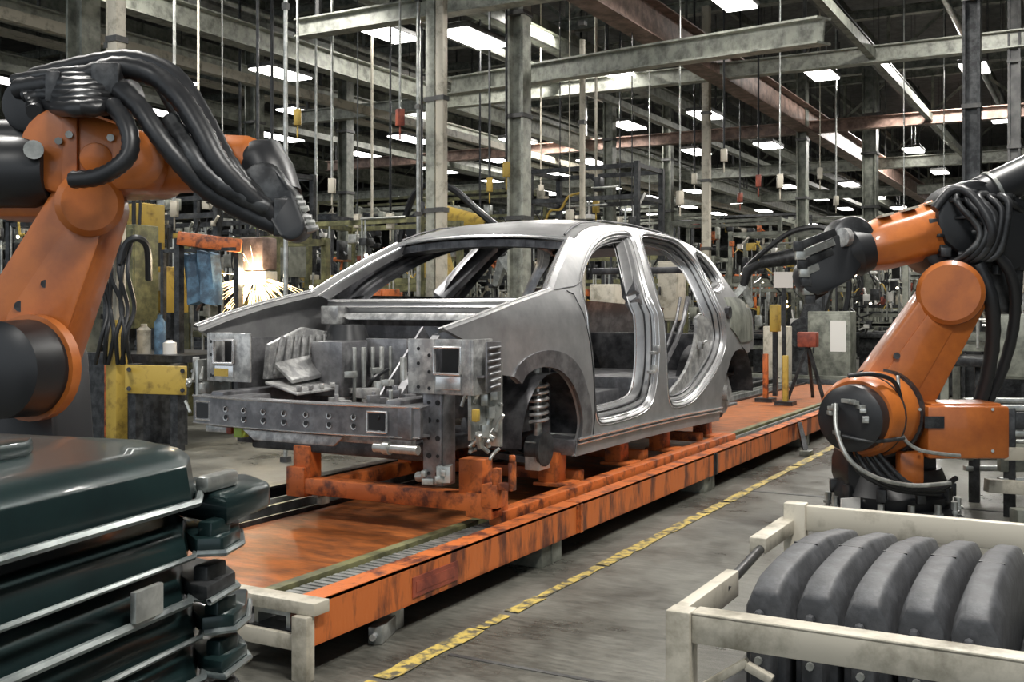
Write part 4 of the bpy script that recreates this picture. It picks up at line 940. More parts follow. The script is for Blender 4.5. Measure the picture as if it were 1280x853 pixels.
# cross members hung below the trusses
def cross(name, label, x, y0, y1, z, w, h, m, z1=None):
    root = thing(name, label, 'beam', (x, (y0+y1)/2, z))
    obj('beam_web', MB().ibeam((x, y0, z), (x, y1, z if z1 is None else z1), w, h), m, root)
    for y in (y0+.3, (y0+y1)/2, y1-.3): obj('hanger', MB().beam((x, y, z+h/2-.02), (x, y, 6.5), .05, .05), M_STEELD, root)
cross('cross_beam', 'pale cross beam rising to the right beneath the red-brown runway', 10.2, -6, 8.6, 4.55, .2, .22, M_STEELL)
cross('cross_beam', 'low cross beam over the middle distance right of the twin column', 16.5, -6, 14, 4.9, .2, .25, M_STEELL)
cross('cross_beam', 'far low cross beam with reddish primer', 22.5, -6, 18, 4.9, .22, .25, M_PINK)
cross('cross_beam', 'very distant cross beam near the ceiling lamps', 29, -6, 24, 4.9, .25, .28, M_STEELL)
cross('cross_beam', 'most distant low cross beam', 37, -6, 28, 5.0, .25, .3, M_STEELG)
cross('cross_beam', 'near cross beam at the top right corner', 7.6, -6, 3.6, 4.35, .16, .16, M_STEELL)
cross('cross_beam', 'second near cross beam at the top right, tan coloured', 9.0, -6, 3.4, 4.2, .16, .14, M_CREAM)
# diagonal strut beam from the twin column up to the right
k = thing('diagonal_girder', 'pale girder climbing from behind the mid column to the top right', 'beam', (13, 6, 5))
obj('beam_web', MB().ibeam(W(565, 108, 15), W(1030, 38, 9.5), .18, .24), M_STEELL, k)
# skylight strip at the top right
for x in (12.8, 13.6, 14.4):
    pass
k = thing('roof_light', 'bright square roof panes at the top right', 'roof light', (15, -.6, 7.6))
for a in range(3):
    for b in range(2): objs('pane', MB().b2((12.6+a*.75, .2-b*.75, 6.2), (13.2+a*.75, .8-b*.75, 6.24)), M_LAMP, k)
obj('frame', MB().b2((12.5, -.65, 6.24), (14.8, .9, 6.3)), M_STEELD, k)
objs('hanger', MB().b2((12.6, -.5, 6.3), (12.65, -.45, 8.6)).b2((14.7, .8, 6.3), (14.75, .85, 8.6)), M_STEELD, k)
# lamps: rows parallel to the line
def lamp(x, y, z, L, w, label, grp, proto=None):
    if proto is not None: return copy_tree(proto, None, (x, y, z))
    root = thing('ceiling_lamp', label, 'lamp', (x, y, z), grp)
    obj('housing', MB().b2((x-L/2, y-w/2, z+.03), (x+L/2, y+w/2, z+.10)), M_STEELD, root, bevel=.01)
    obj('diffuser', MB().b2((x-L/2+.02, y-w/2+.02, z), (x+L/2-.02, y+w/2-.02, z+.03)), M_LAMP, root)
    objs('suspension', MB().beam((x-L/3, y, z+.1), (x-L/3, y, ZC), .012, .012).beam((x+L/3, y, z+.1), (x+L/3, y, ZC), .012, .012), M_STEELD, root)
    return root
rows = [(1.9, 5.15, 14, 5.5, .9, .45, 8, 'lamp in the rightmost row, over the right robot'),
        (4.2, 5.1, 13.5, 5, .9, .45, 10, 'lamp in the row just right of the red-brown runway'),
        (7.0, 5.0, 11.5, 4.6, 1.0, .5, 12, 'lamp in the row between twin column and runway'),
        (9.3, 5.2, 13, 4.6, 1.1, .5, 12, 'lamp in the row above the car roof'),
        (12.2, 5.1, 14, 4.2, 1.1, .5, 12, 'lamp in the row left of the twin column'),
        (15.0, 5.3, 14, 4.0, 1.4, .5, 10, 'lamp in the row over the welding station'),
        (18.5, 5.5, 13.5, 3.8, 1.6, .5, 10, 'lamp in the upper left row over the robot hoses'),
        (23.0, 5.8, 17, 4.4, 1.6, .5, 8, 'lamp in the farthest row on the left')]
for y, z, x0, dx, L, w, n, lb in rows:
    pr = None
    for k in range(n):
        q = lamp(x0+dx*k, y, z, L, w, lb, lb.replace('lamp in', 'lamps of'), pr)
        q['label'] = (['nearest', 'second nearest', 'third nearest', 'fourth nearest', 'fifth nearest', 'sixth', 'seventh', 'eighth', 'ninth', 'tenth', 'eleventh', 'twelfth'][k]+' '+lb)
        if pr is None: pr = q
near = thing('ceiling_lamp', 'large bright lamp near the top centre, right of the twin column', 'lamp', W(592, 50, 13))
v = W(592, 50, 13)
obj('housing', MB().b2((v.x-.5, v.y-.22, v.z+.03), (v.x+.5, v.y+.22, v.z+.1)), M_STEELD, near, bevel=.01)
obj('diffuser', MB().b2((v.x-.48, v.y-.2, v.z), (v.x+.48, v.y+.2, v.z+.03)), M_LAMP, near)
obj('suspension', MB().beam((v.x-.3, v.y, v.z+.1), (v.x-.3, v.y, ZC), .012, .012), M_STEELD, near)
# ------------------------------------------------------------------ columns and standing pipes (px, distance, kind)
def column(label, px, d, w, m, kind='i', z1=6.5, low=None):
    p = WF(px, d); root = thing('column' if kind != 'pipe' else 'standing_pipe', label, 'column' if kind != 'pipe' else 'pipe', p)
    if kind == 'i': obj('shaft', MB().box(p+Vector((0, w*.45, z1/2)), (w, .03, z1)).box(p-Vector((0, w*.45, -z1/2)), (w, .03, z1)).box(p+UP*z1/2, (.03, w*.9, z1)), m, root)
    elif kind == 'box': obj('shaft', MB().box(p+UP*z1/2, (w, w, z1)), m, root, bevel=.015)
    else: obj('shaft', MB().tube([p, p+UP*z1], w/2, 12), m, root)
    obj('base_plate', MB().box(p+UP*.02, (w*1.7, w*1.7, .04)), M_STEELD, root)
    if low: obj('painted_guard', MB().box(p+UP*low[0]/2, (w*1.15, w*1.15, low[0])), low[1], root, bevel=.01)
    for z in (2.2, 3.4, 4.6): obj('strap', MB().box(p+UP*z, (w*1.2, w*1.2, .05)), M_STEELD, root)
    return root
column('left shaft of the pale twin column behind the car roof', 541, 11.6, .12, M_STEELL, 'box')
column('right shaft of the pale twin column behind the car roof', 552, 11.5, .10, M_CREAM, 'box')
column('broad grey column with pipes right of the twin column', 649, 12.6, .20, M_STEELL, 'i')
column('slim white pipe standing right of the broad grey column', 728, 13, .07, M_CREAM, 'pipe', 4.4)
column('thin standing pipe left of the twin column', 523, 12, .05, M_SILVER, 'pipe')
column('thin pale conduit at the top left, in front of the lamp rows', 357, 8, .035, M_SILVER, 'pipe', 5.8)
column('cream pipe column with orange lower half beside the yellow cabinet', 146, 9, .11, M_CREAM, 'box', low=(1.05, M_YEL))
column('second slimmer pipe against the cream pipe column', 136, 9.2, .05, M_CREAM, 'pipe', low=(1.0, M_ORANGE))
column('grey column behind the elbow of the left robot', 104, 10.5, .22, M_STEELG, 'i')
column('pale column behind the rear of the car', 883, 19, .14, M_CREAM, 'box')
column('dark column between car and right robot', 1003, 22, .2, M_STEELG, 'i')
column('pale column far behind the forearm of the right robot', 1088, 24, .3, M_STEELG, 'i')
column('dark column at the right behind the black hoses', 1215, 12, .17, M_DMETAL, 'i')
column('distant grey column left of the car roof', 432, 21, .22, M_STEELG, 'i')
column('distant pale column over the sparks', 318, 20, .25, M_STEELG, 'i')
column('distant slim column right of the pale pipe', 762, 22, .2, M_STEELG, 'i')
column('distant column over the rear door', 835, 25, .2, M_STEELG, 'i')
column('dark slim column near the right picture edge', 1268, 15, .15, M_STEELD, 'i')
# hanging rods and drop cables
rr = random.Random(21)
drops = [(488, 13), (500, 11.5), (527, 15), (600, 17), (612, 14), (633, 12.5), (676, 18), (700, 16), (712, 13), (745, 15), (775, 19), (790, 14), (812, 17), (850, 14), (868, 18), (905, 15), (925, 20), (948, 16), (975, 14), (1025, 17), (1045, 20),
         (340, 14), (372, 12), (395, 15), (415, 13), (447, 14), (465, 16), (278, 12), (248, 13), (300, 16), (218, 12), (1130, 16), (1180, 18)]
drops.sort(); CNT = {}; NTH = ['first', 'second', 'third', 'fourth', 'fifth', 'sixth', 'seventh', 'eighth']
LMK = [(0, 'the cream pipe column by the left robot'), (357, 'the thin pale conduit at the top left'), (432, 'the distant grey column left of the car roof'), (552, 'the pale twin column'), (649, 'the broad grey column'), (728, 'the slim white pipe'), (883, 'the pale column behind the car tail'), (1003, 'the dark column between car and right robot'), (1088, 'the far pale column behind the forearm')]
for i, (px, d) in enumerate(drops):
    zb = rr.uniform(2.1, 3.4); p = WF(px, d, zb)
    lm = [(q, t) for q, t in LMK if q <= px][-1]; CNT[lm] = CNT.get(lm, 0)+1
    root = thing('hanging_cable', f'{NTH[CNT[lm]-1]} thin hanging rod right of {lm[1]}', 'cable', p, 'thin rods and cables hanging from the roof')
    r = rr.uniform(.008, .022)
    obj('rod', MB().tube([p, WF(px, d, 8.6)], r, 6), rr.choice([M_SILVER, M_DMETAL, M_SILVER, M_BLACK, M_CREAM]), root)
    obj('end_fitting', MB().box(p-UP*.06, (.08, .08, .18), rr.random()).tube([p-UP*.15, p-UP*.3], .012, 6), rr.choice([M_DMETAL, M_CREAM, M_YEL, M_DMETAL, M_RED]), root, bevel=.01)
# ------------------------------------------------------------------ machinery behind the line
PAL = [M_STEELL, M_CREAM, M_DMETAL, M_WHITE, M_DMETAL, M_SILVER, M_STEELL, M_DMETAL, M_SILVER, M_BLACK, M_CREAM]  # white and pale entries brighten the clutter, standing in for highlights
FOOT = []
def settle(px, d, rx, ry):
    for k in range(160):
        for s in ((0,) if k == 0 else (1, -1)):
            dd = d+s*k*.15
            if dd < 8.2: continue
            c = WF(px, dd)
            if c.y-ry < 4.3 and c.x-rx < 14.3 and c.y+ry > 1.9: continue
            if s < 0 and k > 4: continue
            if all(abs(c.x-f[0]) > rx+f[2] or abs(c.y-f[1]) > ry+f[3] for f in FOOT):
                FOOT.append((c.x, c.y, rx, ry)); return dd
    FOOT.append((WF(px, d).x, WF(px, d).y, rx, ry)); return d
for px, d, w in ((541, 11.6, .12), (552, 11.5, .1), (649, 12.6, .2), (728, 13, .07), (523, 12, .05), (357, 8, .04), (146, 9, .11), (136, 9.2, .05), (104, 10.5, .22), (883, 19, .14), (1003, 22, .2), (1088, 24, .3), (1215, 12, .17), (432, 21, .22), (318, 20, .25), (762, 22, .2), (835, 25, .2), (1268, 15, .15)):
    c = WF(px, d); FOOT.append((c.x, c.y, w*.9, w*.9))
for px, d, w in ((246, 9.6, .5), (262, 9.5, .3), (322, 9.9, .3), (215, 9.7, .68), (979, 11.5, .1), (969, 11.9, .1), (1010, 11.5, .25), (957, 11.2, .1), (982, 10.8, .1)):
    c = WF(px, d); FOOT.append((c.x, c.y, w, w))
c = WF(975, 14.6)+Vector((.6, 0, 0)); FOOT.append((c.x, c.y, .3, 1.15))
def frame_station(px, d, w, h, dep, seed, label, accents=(M_YEL, M_ORANGE), name='assembly_fixture', cat='machine', yaw=0, main=None):
    yaw = 0; d = settle(px, d, dep/2+.26, w/2+.12)
    rr = random.Random(seed); c = WF(px, d); root = thing(name, label, cat, c)
    a = Vector((math.cos(yaw), math.sin(yaw), 0)); b = Vector((-math.sin(yaw), math.cos(yaw), 0)); ax = (a, b, UP)
    main = main or rr.choice([M_STEELG, M_DMETAL, M_DMETAL, M_STEELG, M_OLIVE])
    def p(x, y, z): return c+a*x+b*y+UP*z
    for sx_ in (-1, 1):
        for sy_ in (-1, 1): obj('post', MB().box(p(sx_*dep/2, sy_*w/2, h/2), (.07, .07, h), axes=ax), main, root)
    for z in [h-.05]+[rr.uniform(.4, h-.3) for _ in range(3)]:
        fr = MB()
        for sx_ in (-1, 1): fr.box(p(sx_*dep/2, 0, z), (.05, w, .06), axes=ax)
        for sy_ in (-1, 1): fr.box(p(0, sy_*w/2, z), (dep, .05, .06), axes=ax)
        obj('cross_frame', fr, main, root)
    obj('work_table', MB().box(p(0, 0, .65), (dep, w*.9, .08), axes=ax).box(p(0, 0, .32), (dep*.7, w*.6, .6), axes=ax), M_DMETAL, root, bevel=.01)
    for k in range(16+int(w*7)):
        y = rr.uniform(-w/2, w/2); z = rr.uniform(.75, h-.15); x = -dep/2+rr.uniform(-.05, .3)
        m_ = rr.choice(PAL) if rr.random() > .2 else rr.choice(list(accents))
        u = MB().box(p(x, y, z), (rr.uniform(.05, .2), rr.uniform(.04, .16), rr.uniform(.05, .24)), axes=ax)
        u.tube([p(x, y, z), p(x-.02, y+rr.uniform(-.2, .2), z+rr.uniform(-.3, .3))], .018, 8)
        obj('clamp_unit', u, m_, root, bevel=.008)
    for k in range(5):
        y = rr.uniform(-w/2, w/2); z = rr.uniform(1.0, h); pts = [p(-dep/2-.05, y, z)]
        for j in range(4): pts.append(pts[-1]+b*rr.uniform(-.2, .2)+UP*rr.uniform(-.3, .12)-a*rr.uniform(-.03, .05))
        obj('air_hose', MB().tube(smooth_path(pts, 4), rr.uniform(.008, .018), 6), rr.choice([M_BLACK, M_BLACK, M_SILVER, M_YEL]), root)
    pp = MB()
    for k in range(12):
        y = rr.uniform(-w/2, w/2); z0 = rr.uniform(.6, h*.6); pp.tube([p(-dep/2-.02, y, z0), p(-dep/2-.02, y, z0+rr.uniform(.3, 1.0))], .015, 8)
    for k in range(3):
        z = rr.uniform(.8, h); y = rr.uniform(-w/2, 0); pp.tube([p(-dep/2-.03, y, z), p(-dep/2-.03, y+rr.uniform(.2, w/2), z)], .015, 8)
    obj('pipework', pp, M_SILVER, root)
    sg = MB()
    for k in range(3): y = rr.uniform(-w/2, w/2); z = rr.uniform(.9, h-.1); sg.tube([p(-dep/2-.18, y, z), p(-dep/2-.16, y, z)], .022, 10)
    objs('indicator_light', sg, M_SIGNAL, root)
    return root
def cabinet(px, d, zb, w, h, dep, m, label, sheet_=True, name='control_cabinet', cat='cabinet', yaw=0, legs=True):
    d = settle(px, d, dep/2+.04, w/2+.03)
    c = WF(px, d); root = thing(name, label, cat, c)
    a = Vector((math.cos(yaw), math.sin(yaw), 0)); b = Vector((-math.sin(yaw), math.cos(yaw), 0)); ax = (a, b, UP)
    def p(x, y, z): return c+a*x+b*y+UP*z
    obj('body', MB().box(p(0, 0, zb+h/2), (dep, w, h), axes=ax), m, root, bevel=.012)
    dr = obj('door', MB().box(p(-dep/2-.008, 0, zb+h/2), (.016, w*.9, h*.92), axes=ax), m, root, bevel=.006)
    obj('handle', MB().box(p(-dep/2-.03, w*.35, zb+h/2), (.03, .02, .1), axes=ax), M_DMETAL, dr, bevel=.004)
    if sheet_: obj('paper_sheet', MB().box(p(-dep/2-.02, -w*.22, zb+h*.68), (.004, w*.36, h*.4), axes=ax), M_WHITE, dr)
    if legs and zb > .05: obj('leg', MB().box(p(0, w*.4, zb/2), (.06, .06, zb), axes=ax), M_DMETAL, root); obj('leg', MB().box(p(0, -w*.4, zb/2), (.06, .06, zb), axes=ax), M_DMETAL, root)
    obj('cable_gland', MB().tube([p(0, w*.2, zb+h), p(0, w*.2, zb+h+.25)], .02, 8).tube([p(0, -w*.1, zb+h), p(.02, -w*.1, zb+h+.4)], .014, 8), M_BLACK, root)
    return root
def small_robot(px, d, s, label, seed, m, flip=1):
    d = settle(px, d, .75*s, 1.2*s)
    rr = random.Random(seed); c = WF(px, d); root = thing('welding_robot', label, 'robot', c)
    R = (Vector((0, -1, 0))*flip+Vector((-.3, 0, 0))).normalized()
    def p(r, z, f=0): return c+R*r*s+UP*z*s+Vector((f*s, 0, 0))
    ax = Vector((1, 0, 0))
    obj('base', MB().tube([p(0, 0), p(0, .1), p(0, .12), p(0, .45)], [.35*s, .35*s, .25*s, .2*s], 20), M_DMETAL, root)
    obj('shoulder', MB().tube([p(0, .6, -.22), p(0, .6, .22)], .2*s, 20), m, root)
    obj('lower_arm', MB().slab(p(0, .6), p(-.25, 1.45), .15*s, .12*s, ax, .16*s), m, root, bevel=.015)
    obj('elbow', MB().tube([p(-.25, 1.5, -.2), p(-.25, 1.5, .2)], .18*s, 20), M_BLACK, root)
    obj('forearm', MB().tube([p(-.3, 1.62), p(-.1, 1.62), p(.6, 1.5)], [.13*s, .13*s, .08*s], 12), m, root)
    obj('wrist', MB().tube([p(.6, 1.5), p(.75, 1.4), p(.8, 1.2)], [.08*s, .07*s, .05*s], 12), M_BLACK, root)
    obj('weld_gun', MB().slab(p(.8, 1.2), p(.95, 1.0), .05*s, .03*s, ax, .06*s).slab(p(.8, 1.2), p(.7, .95), .05*s, .03*s, ax, .06*s), M_SILVER, root)
    obj('hose', MB().tube(smooth_path([p(-.4, .5, -.25), p(-.55, 1.2, -.25), p(-.35, 1.85, -.2), p(.1, 1.9, -.15), p(.5, 1.65, -.1), p(.75, 1.45)]), .035*s, 8), M_BLACK, root)
    return root
small_robot(1010, 17, 1.25, 'dark grey robot standing in the gap between car and right robot', 2, M_DMETAL, -1)
small_robot(560, 17, 1.6, 'tall yellow-brown robot working at the twin column', 3, M_YEL)
small_robot(395, 17, 1.3, 'dark robot standing left of the car windscreen', 4, M_DMETAL)
# left welding station
cabinet(172, 9.4, .95, .26, 1.0, .3, M_OLIVE, 'tall olive green cabinet behind the black cables beside the cream pipe column', False)
cabinet(206, 9.2, 1.10, .36, .46, .3, M_YEL, 'yellow-beige control box with a white paper sheet on its door')
cabinet(183, 10.2, 1.62, .22, .6, .3, M_YEL, 'small yellow box high up beside the cream pipe column', False)
cabinet(352, 12.5, 1.5, .5, .45, .3, M_STEELG, 'green-grey cabinet behind the welding sparks', False)
k = thing('robe_cover', 'blue-grey fabric cover hanging beside the control box', 'cover', WF(246, 9.6, 1.3)); v = WF(246, 9.6, 1.42)
vs = []; fs = []
for i in range(9):
    for j in range(7): vs.append(v+Vector((.04*math.sin(i*1.6+j*.3), (i-4)*.04, (3-j)*.075-(.02*math.cos(i)))))
fs = [(i*7+j, i*7+j+1, (i+1)*7+j+1, (i+1)*7+j) for i in range(8) for j in range(6)]; n = len(vs)
vs += [q+Vector((.12, 0, 0)) for q in vs]; fs += [tuple(n+q for q in f) for f in fs]
edge_ = [i*7 for i in range(9)]+[56+j for j in range(1, 7)]+[i*7+6 for i in range(7, -1, -1)]+[j for j in range(5, 0, -1)]
fs += [(edge_[i], edge_[(i+1) % len(edge_)], n+edge_[(i+1) % len(edge_)], n+edge_[i]) for i in range(len(edge_))]
obj('cloth', MB().add(vs, fs), M_BLUE, k, 60); obj('hanging_rail', MB().beam(v+Vector((.06, -.4, .25)), v+Vector((.06, .5, .25)), .03, .03).beam(v+Vector((.06, .48, .25)), v+Vector((.06, .48, -1.42)), .04, .04), M_DMETAL, k)
k = thing('lifting_bar', 'orange-tan horizontal beam above the blue cover and left of the sparks', 'beam', WF(262, 9.5, 1.6))
obj('bar', MB().beam(W(222, 298, 9.5), W(302, 308, 9.6), .1, .12), M_ORANGE, k, bevel=.01)
objs('post', MB().beam(WF(224, 9.55), W(224, 298, 9.55), .06, .06).beam(WF(298, 9.65), W(298, 306, 9.65), .06, .06), M_DMETAL, k)
k = thing('guard_board', 'yellow rectangular guard panel with four bolts left of the car front', 'panel', WF(196, 8.6))
obj('plate', MB().beam(W(157, 474, 8.6), W(233, 476, 8.55), .03, .23, up=(0, 0, 1)), M_YEL, k, bevel=.006)
bo = MB()
for px, py in ((161, 462), (161, 486), (228, 464), (228, 488)): bo.tube([W(px, py, 8.5), W(px, py, 8.58)], .018, 10)
objs('bolt', bo, M_DMETAL, k); objs('stand', MB().beam(WF(170, 8.65), WF(170, 8.65, .7), .08, .08).beam(WF(222, 8.62), WF(222, 8.62, .7), .08, .08), M_DMETAL, k)
k = thing('work_platform', 'dark work platform behind the yellow guard panel', 'platform', WF(215, 9.6))
cc = WF(215, 9.7)
obj('deck', MB().box(cc+UP*.72, (1.0, 1.3, .06)), M_DMETAL, k); obj('skirt', MB().box(cc+UP*.35-Vector((.45, 0, 0)), (.06, 1.25, .7)), M_DMETAL, k)
objs('leg', MB().box(cc+Vector((.4, .55, .35)), (.06, .06, .7)).box(cc+Vector((.4, -.55, .35)), (.06, .06, .7)), M_DMETAL, k)
bl = ['blue bottle standing on the work platform', 'white can standing on the work platform', 'cream canister at the left end of the work platform']
for q, (px, m_, h_, r_) in enumerate(((200, M_BLUE, .34, .05), (212, M_WHITE, .12, .06), (180, M_CREAM, .26, .06))):
    v = WF(px, 9.3, .75); o = obj('canister', MB().tube([v, v+UP*h_*.8, v+UP*h_*.92, v+UP*h_], [r_, r_, r_*.45, r_*.45], 14), m_, None, origin=v); tag(o, bl[q], 'canister')
cab = []
for q in range(7):
    d0 = 8.9; x = 128+6*q
    pts = [W(x+rr.uniform(-4, 4), 305+rr.uniform(-12, 12), d0), W(x-6+rr.uniform(-6, 6), 340, d0-.1), W(x+rr.uniform(-8, 8), 385, d0-.05), W(x+rr.uniform(-8, 4), 420, d0-.12), W(x-4+rr.uniform(-8, 10), 455, d0)]
    cab.append(pts)
k = thing('cable_bundle', 'black cables looping down around the cream pipe column', 'cables', WF(146, 8.8))
for pts in cab: obj('cable', MB().tube(smooth_path(pts), .018, 8), M_BLACK, k)
obj('cable', MB().tube(smooth_path([W(150, 330, 8.8), W(158, 305, 8.8), W(172, 298, 8.8), W(184, 310, 8.9), W(186, 350, 9)]), .03, 8), M_BLACK, k)
# spark burst
sp_c = W(320, 346, 9.8)
k = obj('welding_arc', MB().tube([sp_c-UP*.03, sp_c, sp_c+UP*.03], [.01, .05, .01], 10), M_ARC, None, origin=sp_c); tag(k, 'white hot welding arc glowing in the middle of the sparks', 'welding arc')
rr = random.Random(5); m = MB()
for q in range(110):
    an = rr.uniform(math.pi*1.06, math.pi*1.94) if rr.random() < .93 else rr.uniform(0, math.pi); L = rr.uniform(.08, .34); dirv = (RT*math.cos(an)+UP*math.sin(an)+FW*rr.uniform(-.6, .6)).normalized()
    a = sp_c+dirv*rr.uniform(.04, .18); b = a+dirv*L*.6; c_ = b+dirv*L*.4-UP*.06*L
    m.tube([a, b, c_], [.002, .0032, .001], 4)
k = obj('welding_sparks', m, M_SPARK, None, 0, origin=sp_c); tag(k, 'burst of glowing orange sparks falling from the welding arc left of the car', 'sparks'); k['kind'] = 'stuff'
pl = bpy.data.lights.new('welding_light', 'POINT'); pl.energy = 22; pl.color = (1, .85, .6); pl.shadow_soft_size = .08; po = bpy.data.objects.new('welding_light', pl); C.objects.link(po); po.location = sp_c-FW*.12
frame_station(322, 10.6, 1.2, 1.9, .8, 31, 'steel welding jig behind the shower of sparks', (M_YEL, M_PINK), main=M_OLIVE)
k = thing('welding_transformer', 'pinkish welding transformer block hanging above the sparks', 'welding head', W(322, 318, 9.9))
v = W(322, 318, 9.9); obj('case', MB().box(v, (.2, .3, .3)), M_PINK, k, bevel=.02); obj('shoe', MB().box(v-UP*.22, (.16, .34, .12)), M_CREAM, k, bevel=.01); obj('suspension', MB().tube([v+UP*.15, Vector((v.x, v.y, 8.5))], .015, 8), M_DMETAL, k)
st_list = [
 (240, 12, 1.8, 2.6, 1.0, 'tall cluttered fixture frame between cream pipe column and sparks', (M_YEL, M_CREAM)),
 (285, 15, 2.2, 3.0, 1.0, 'pale fixture frame rising behind the orange-tan beam', (M_CREAM, M_STEELG)),
 (100, 12.5, 1.6, 2.6, .9, 'grey rack frame visible beneath the arm of the left robot', (M_DMETAL, M_STEELG)),
 (40, 13, 1.8, 2.6, .9, 'grey rack frame at the far left edge', (M_DMETAL, M_SILVER)),
 (385, 14, 1.8, 2.7, 1.0, 'dark fixture frame behind the far front pillar of the car', (M_YEL, M_GREEN)),
 (425, 17, 2.4, 3.3, 1.0, 'tall pipe rack left above the windscreen', (M_CREAM, M_STEELG)),
 (480, 12.5, 1.7, 2.25, .9, 'fixture with yellow boxes seen through the windscreen', (M_YEL, M_ORANGE)),
 (520, 15, 1.8, 3.0, 1.0, 'tall yellow-brown fixture at the foot of the twin column', (M_YEL, M_RED)),
 (575, 13.5, 2.0, 2.5, .9, 'tan machine frame just above the front edge of the car roof', (M_ORANGE, M_PINK)),
 (600, 19, 2.6, 3.6, 1.0, 'far pale rack frame between twin and broad columns', (M_CREAM, M_SILVER)),
 (645, 12, 1.6, 2.1, .9, 'fixture frame visible through the far rear window opening', (M_CREAM, M_ORANGE)),
 (690, 17, 2.4, 3.3, 1.0, 'grey fixture frame right of the broad grey column', (M_STEELG, M_CREAM)),
 (745, 15, 1.6, 3.1, .9, 'tall frame with orange-brown clamps behind the slim white pipe', (M_ORANGE, M_YEL)),
 (780, 12.5, 2.0, 2.1, .9, 'fixture seen through the front door opening', (M_CREAM, M_SILVER)),
 (825, 19, 2.6, 3.4, 1.0, 'far rack frame above the rear half of the car roof', (M_RED, M_CREAM)),
 (850, 13, 1.6, 2.1, .9, 'orange trimmed fixture seen through the rear door opening', (M_ORANGE, M_CREAM)),
 (915, 17, 2.2, 2.9, 1.0, 'frame with orange boxes behind the tail of the car', (M_ORANGE, M_ORANGE)),
 (950, 13.5, 1.5, 2.0, .9, 'cluttered brown fixture right behind the tail of the car', (M_ORANGE, M_RED)),
 (985, 15.5, 1.8, 2.5, .9, 'fixture frame with a yellow block below the white sign', (M_YEL, M_ORANGE)),
 (1035, 13.5, 1.6, 2.0, .9, 'pale fixture frame under the gripper of the right robot', (M_CREAM, M_YEL)),
 (1060, 19, 2.8, 3.1, 1.0, 'far tall rack frame above the gripper of the right robot', (M_CREAM, M_PINK)),
 (1110, 12, 1.5, 2.0, .9, 'pale fixture frame framed by the arm of the right robot', (M_CREAM, M_WHITE)),
 (1145, 16, 2.2, 2.6, .9, 'grey fixture frame behind the elbow of the right robot', (M_RED, M_WHITE)),
 (1205, 10.5, 1.3, 1.9, .9, 'dark fixture frame behind the orange counterweight box', (M_CREAM, M_STEELG)),
 (1240, 13.5, 1.8, 2.6, .9, 'fixture frame right of the raised robot arm', (M_STEELG, M_CREAM)),
 (1275, 10, 1.2, 2.0, .9, 'dark fixture frame cut by the right picture edge', (M_DMETAL, M_CREAM)),
 (760, 24, 3.4, 3.8, 1.2, 'most distant rack frame over the middle of the car roof', (M_SILVER, M_CREAM)),
 (930, 25, 3.4, 3.7, 1.2, 'most distant rack frame over the tail of the car', (M_CREAM, M_ORANGE)),
 (1030, 27, 3.4, 3.7, 1.2, 'most distant rack frame between car and right robot', (M_SILVER, M_CREAM)),
 (1170, 24, 3.4, 3.6, 1.2, 'most distant rack frame behind the right robot', (M_SILVER, M_STEELG)),
 (480, 23, 3.2, 3.8, 1.2, 'most distant rack frame left of the twin column', (M_CREAM, M_STEELG)),
 (370, 22, 3.0, 3.6, 1.2, 'most distant rack frame over the far front pillar', (M_CREAM, M_STEELG)),
]
for i, (px, d, w, h, dep, lb, acc) in enumerate(st_list): frame_station(px, d, w, h, dep, 100+i*7, lb, acc, yaw=0 if i % 2 else .25)
cabinet(1262, 9.6, .55, .30, .55, .3, M_STEELG, 'green-grey cabinet at the right edge above the bench', False)
cabinet(1192, 12.5, .9, .4, .7, .3, M_STEELG, 'pale green cabinet right behind the raised robot arm', True)
cabinet(1248, 11.5, 1.1, .5, .5, .3, M_CREAM, 'cream cabinet right of the black robot hoses', True)
cabinet(972, 12.5, 0, .32, .9, .3, M_CREAM, 'cream cabinet beyond the end of the orange deck', False)
cabinet(1040, 15, 0, .6, 1.1, .4, M_STEELG, 'pale cabinet left of the right robot shoulder', True)
cabinet(935, 20, 1.4, 1.2, .5, .4, M_ORANGE, 'wide orange box high up behind the tail of the car', False)
cabinet(466, 11.5, .9, .5, .45, .3, M_ORANGE, 'tan box seen through the windscreen on the left', False)
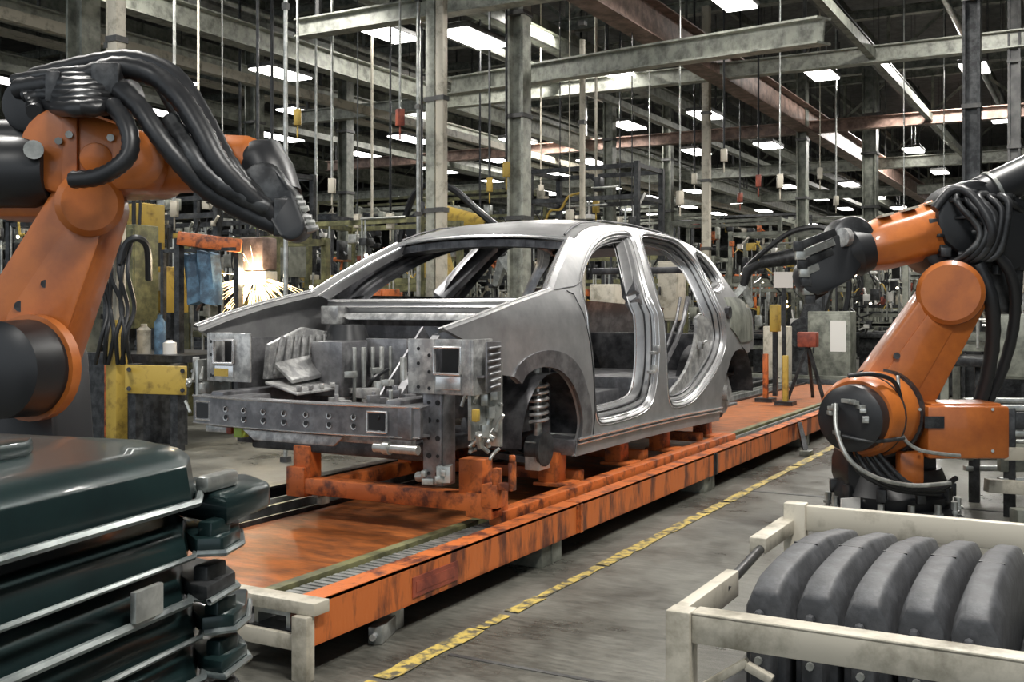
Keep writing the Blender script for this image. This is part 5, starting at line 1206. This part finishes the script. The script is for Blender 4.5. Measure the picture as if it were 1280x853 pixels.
cabinet(760, 11.5, .9, .3, .5, .3, M_CREAM, 'cream box seen through the front door opening', False)
cabinet(840, 12, 1.0, .25, .7, .3, M_CREAM, 'narrow cream box seen through the rear door opening', False)
# white sign board and yellow vertical block on posts right of the car
k = thing('sign_board', 'blank white sign board on a thin post right of the car tail', 'sign', WF(979, 11.5, .17))
obj('board', MB().beam(W(967, 350, 11.5), W(991, 350, 11.45), .02, .17), M_WHITE, k); obj('post', MB().beam(WF(980, 11.55, .17), W(980, 348, 11.55), .04, .04), M_DMETAL, k)
k = thing('yellow_post_guard', 'yellow vertical block on a post right of the car tail', 'guard post', WF(969, 11.9, .17))
obj('block', MB().box(W(969, 398, 11.9), (.12, .10, .30)), M_YEL, k, bevel=.01); obj('post', MB().beam(WF(969, 11.95, .17), W(969, 398, 11.95), .05, .05), M_DMETAL, k)
for px, d, m_, lb in ((957, 11.2, M_ORANGE, 'left one of the two slim orange posts at the end of the deck'), (982, 10.8, M_YEL, 'right slim yellow-orange post at the end of the deck')):
    p = WF(px, d, .17); k = thing('barrier_post', lb, 'post', p); obj('shaft', MB().beam(p, p+UP*.5, .05, .05), m_, k, bevel=.005); obj('foot', MB().box(p+UP*.02, (.18, .18, .04)), M_DMETAL, k)
# tripod stand
p = WF(1010, 11.5, .17); k = thing('tripod_stand', 'dark tripod stand with reddish head standing right of the two slim posts', 'stand', p)
for a in (0, 2.1, 4.2): obj('leg', MB().beam(p+UP*.58, p+Vector((math.cos(a)*.22, math.sin(a)*.22, 0)), .03, .03), M_DMETAL, k)
obj('head', MB().box(p+UP*.64, (.14, .2, .16)), M_RED, k, bevel=.01)
# low dark plinth and pale pallets on the floor beyond the tail
k = thing('low_plinth', 'long low dark plinth on the floor beyond the tail of the car', 'plinth', WF(975, 14.6)); c = WF(975, 14.6)+Vector((.6, 0, 0))
obj('slab', MB().box(c+UP*.08, (.5, 2.2, .16)), M_DMETAL, k, bevel=.01); obj('kerb', MB().box(c+UP*.18, (.1, 2.2, .05)), M_STEELG, k)
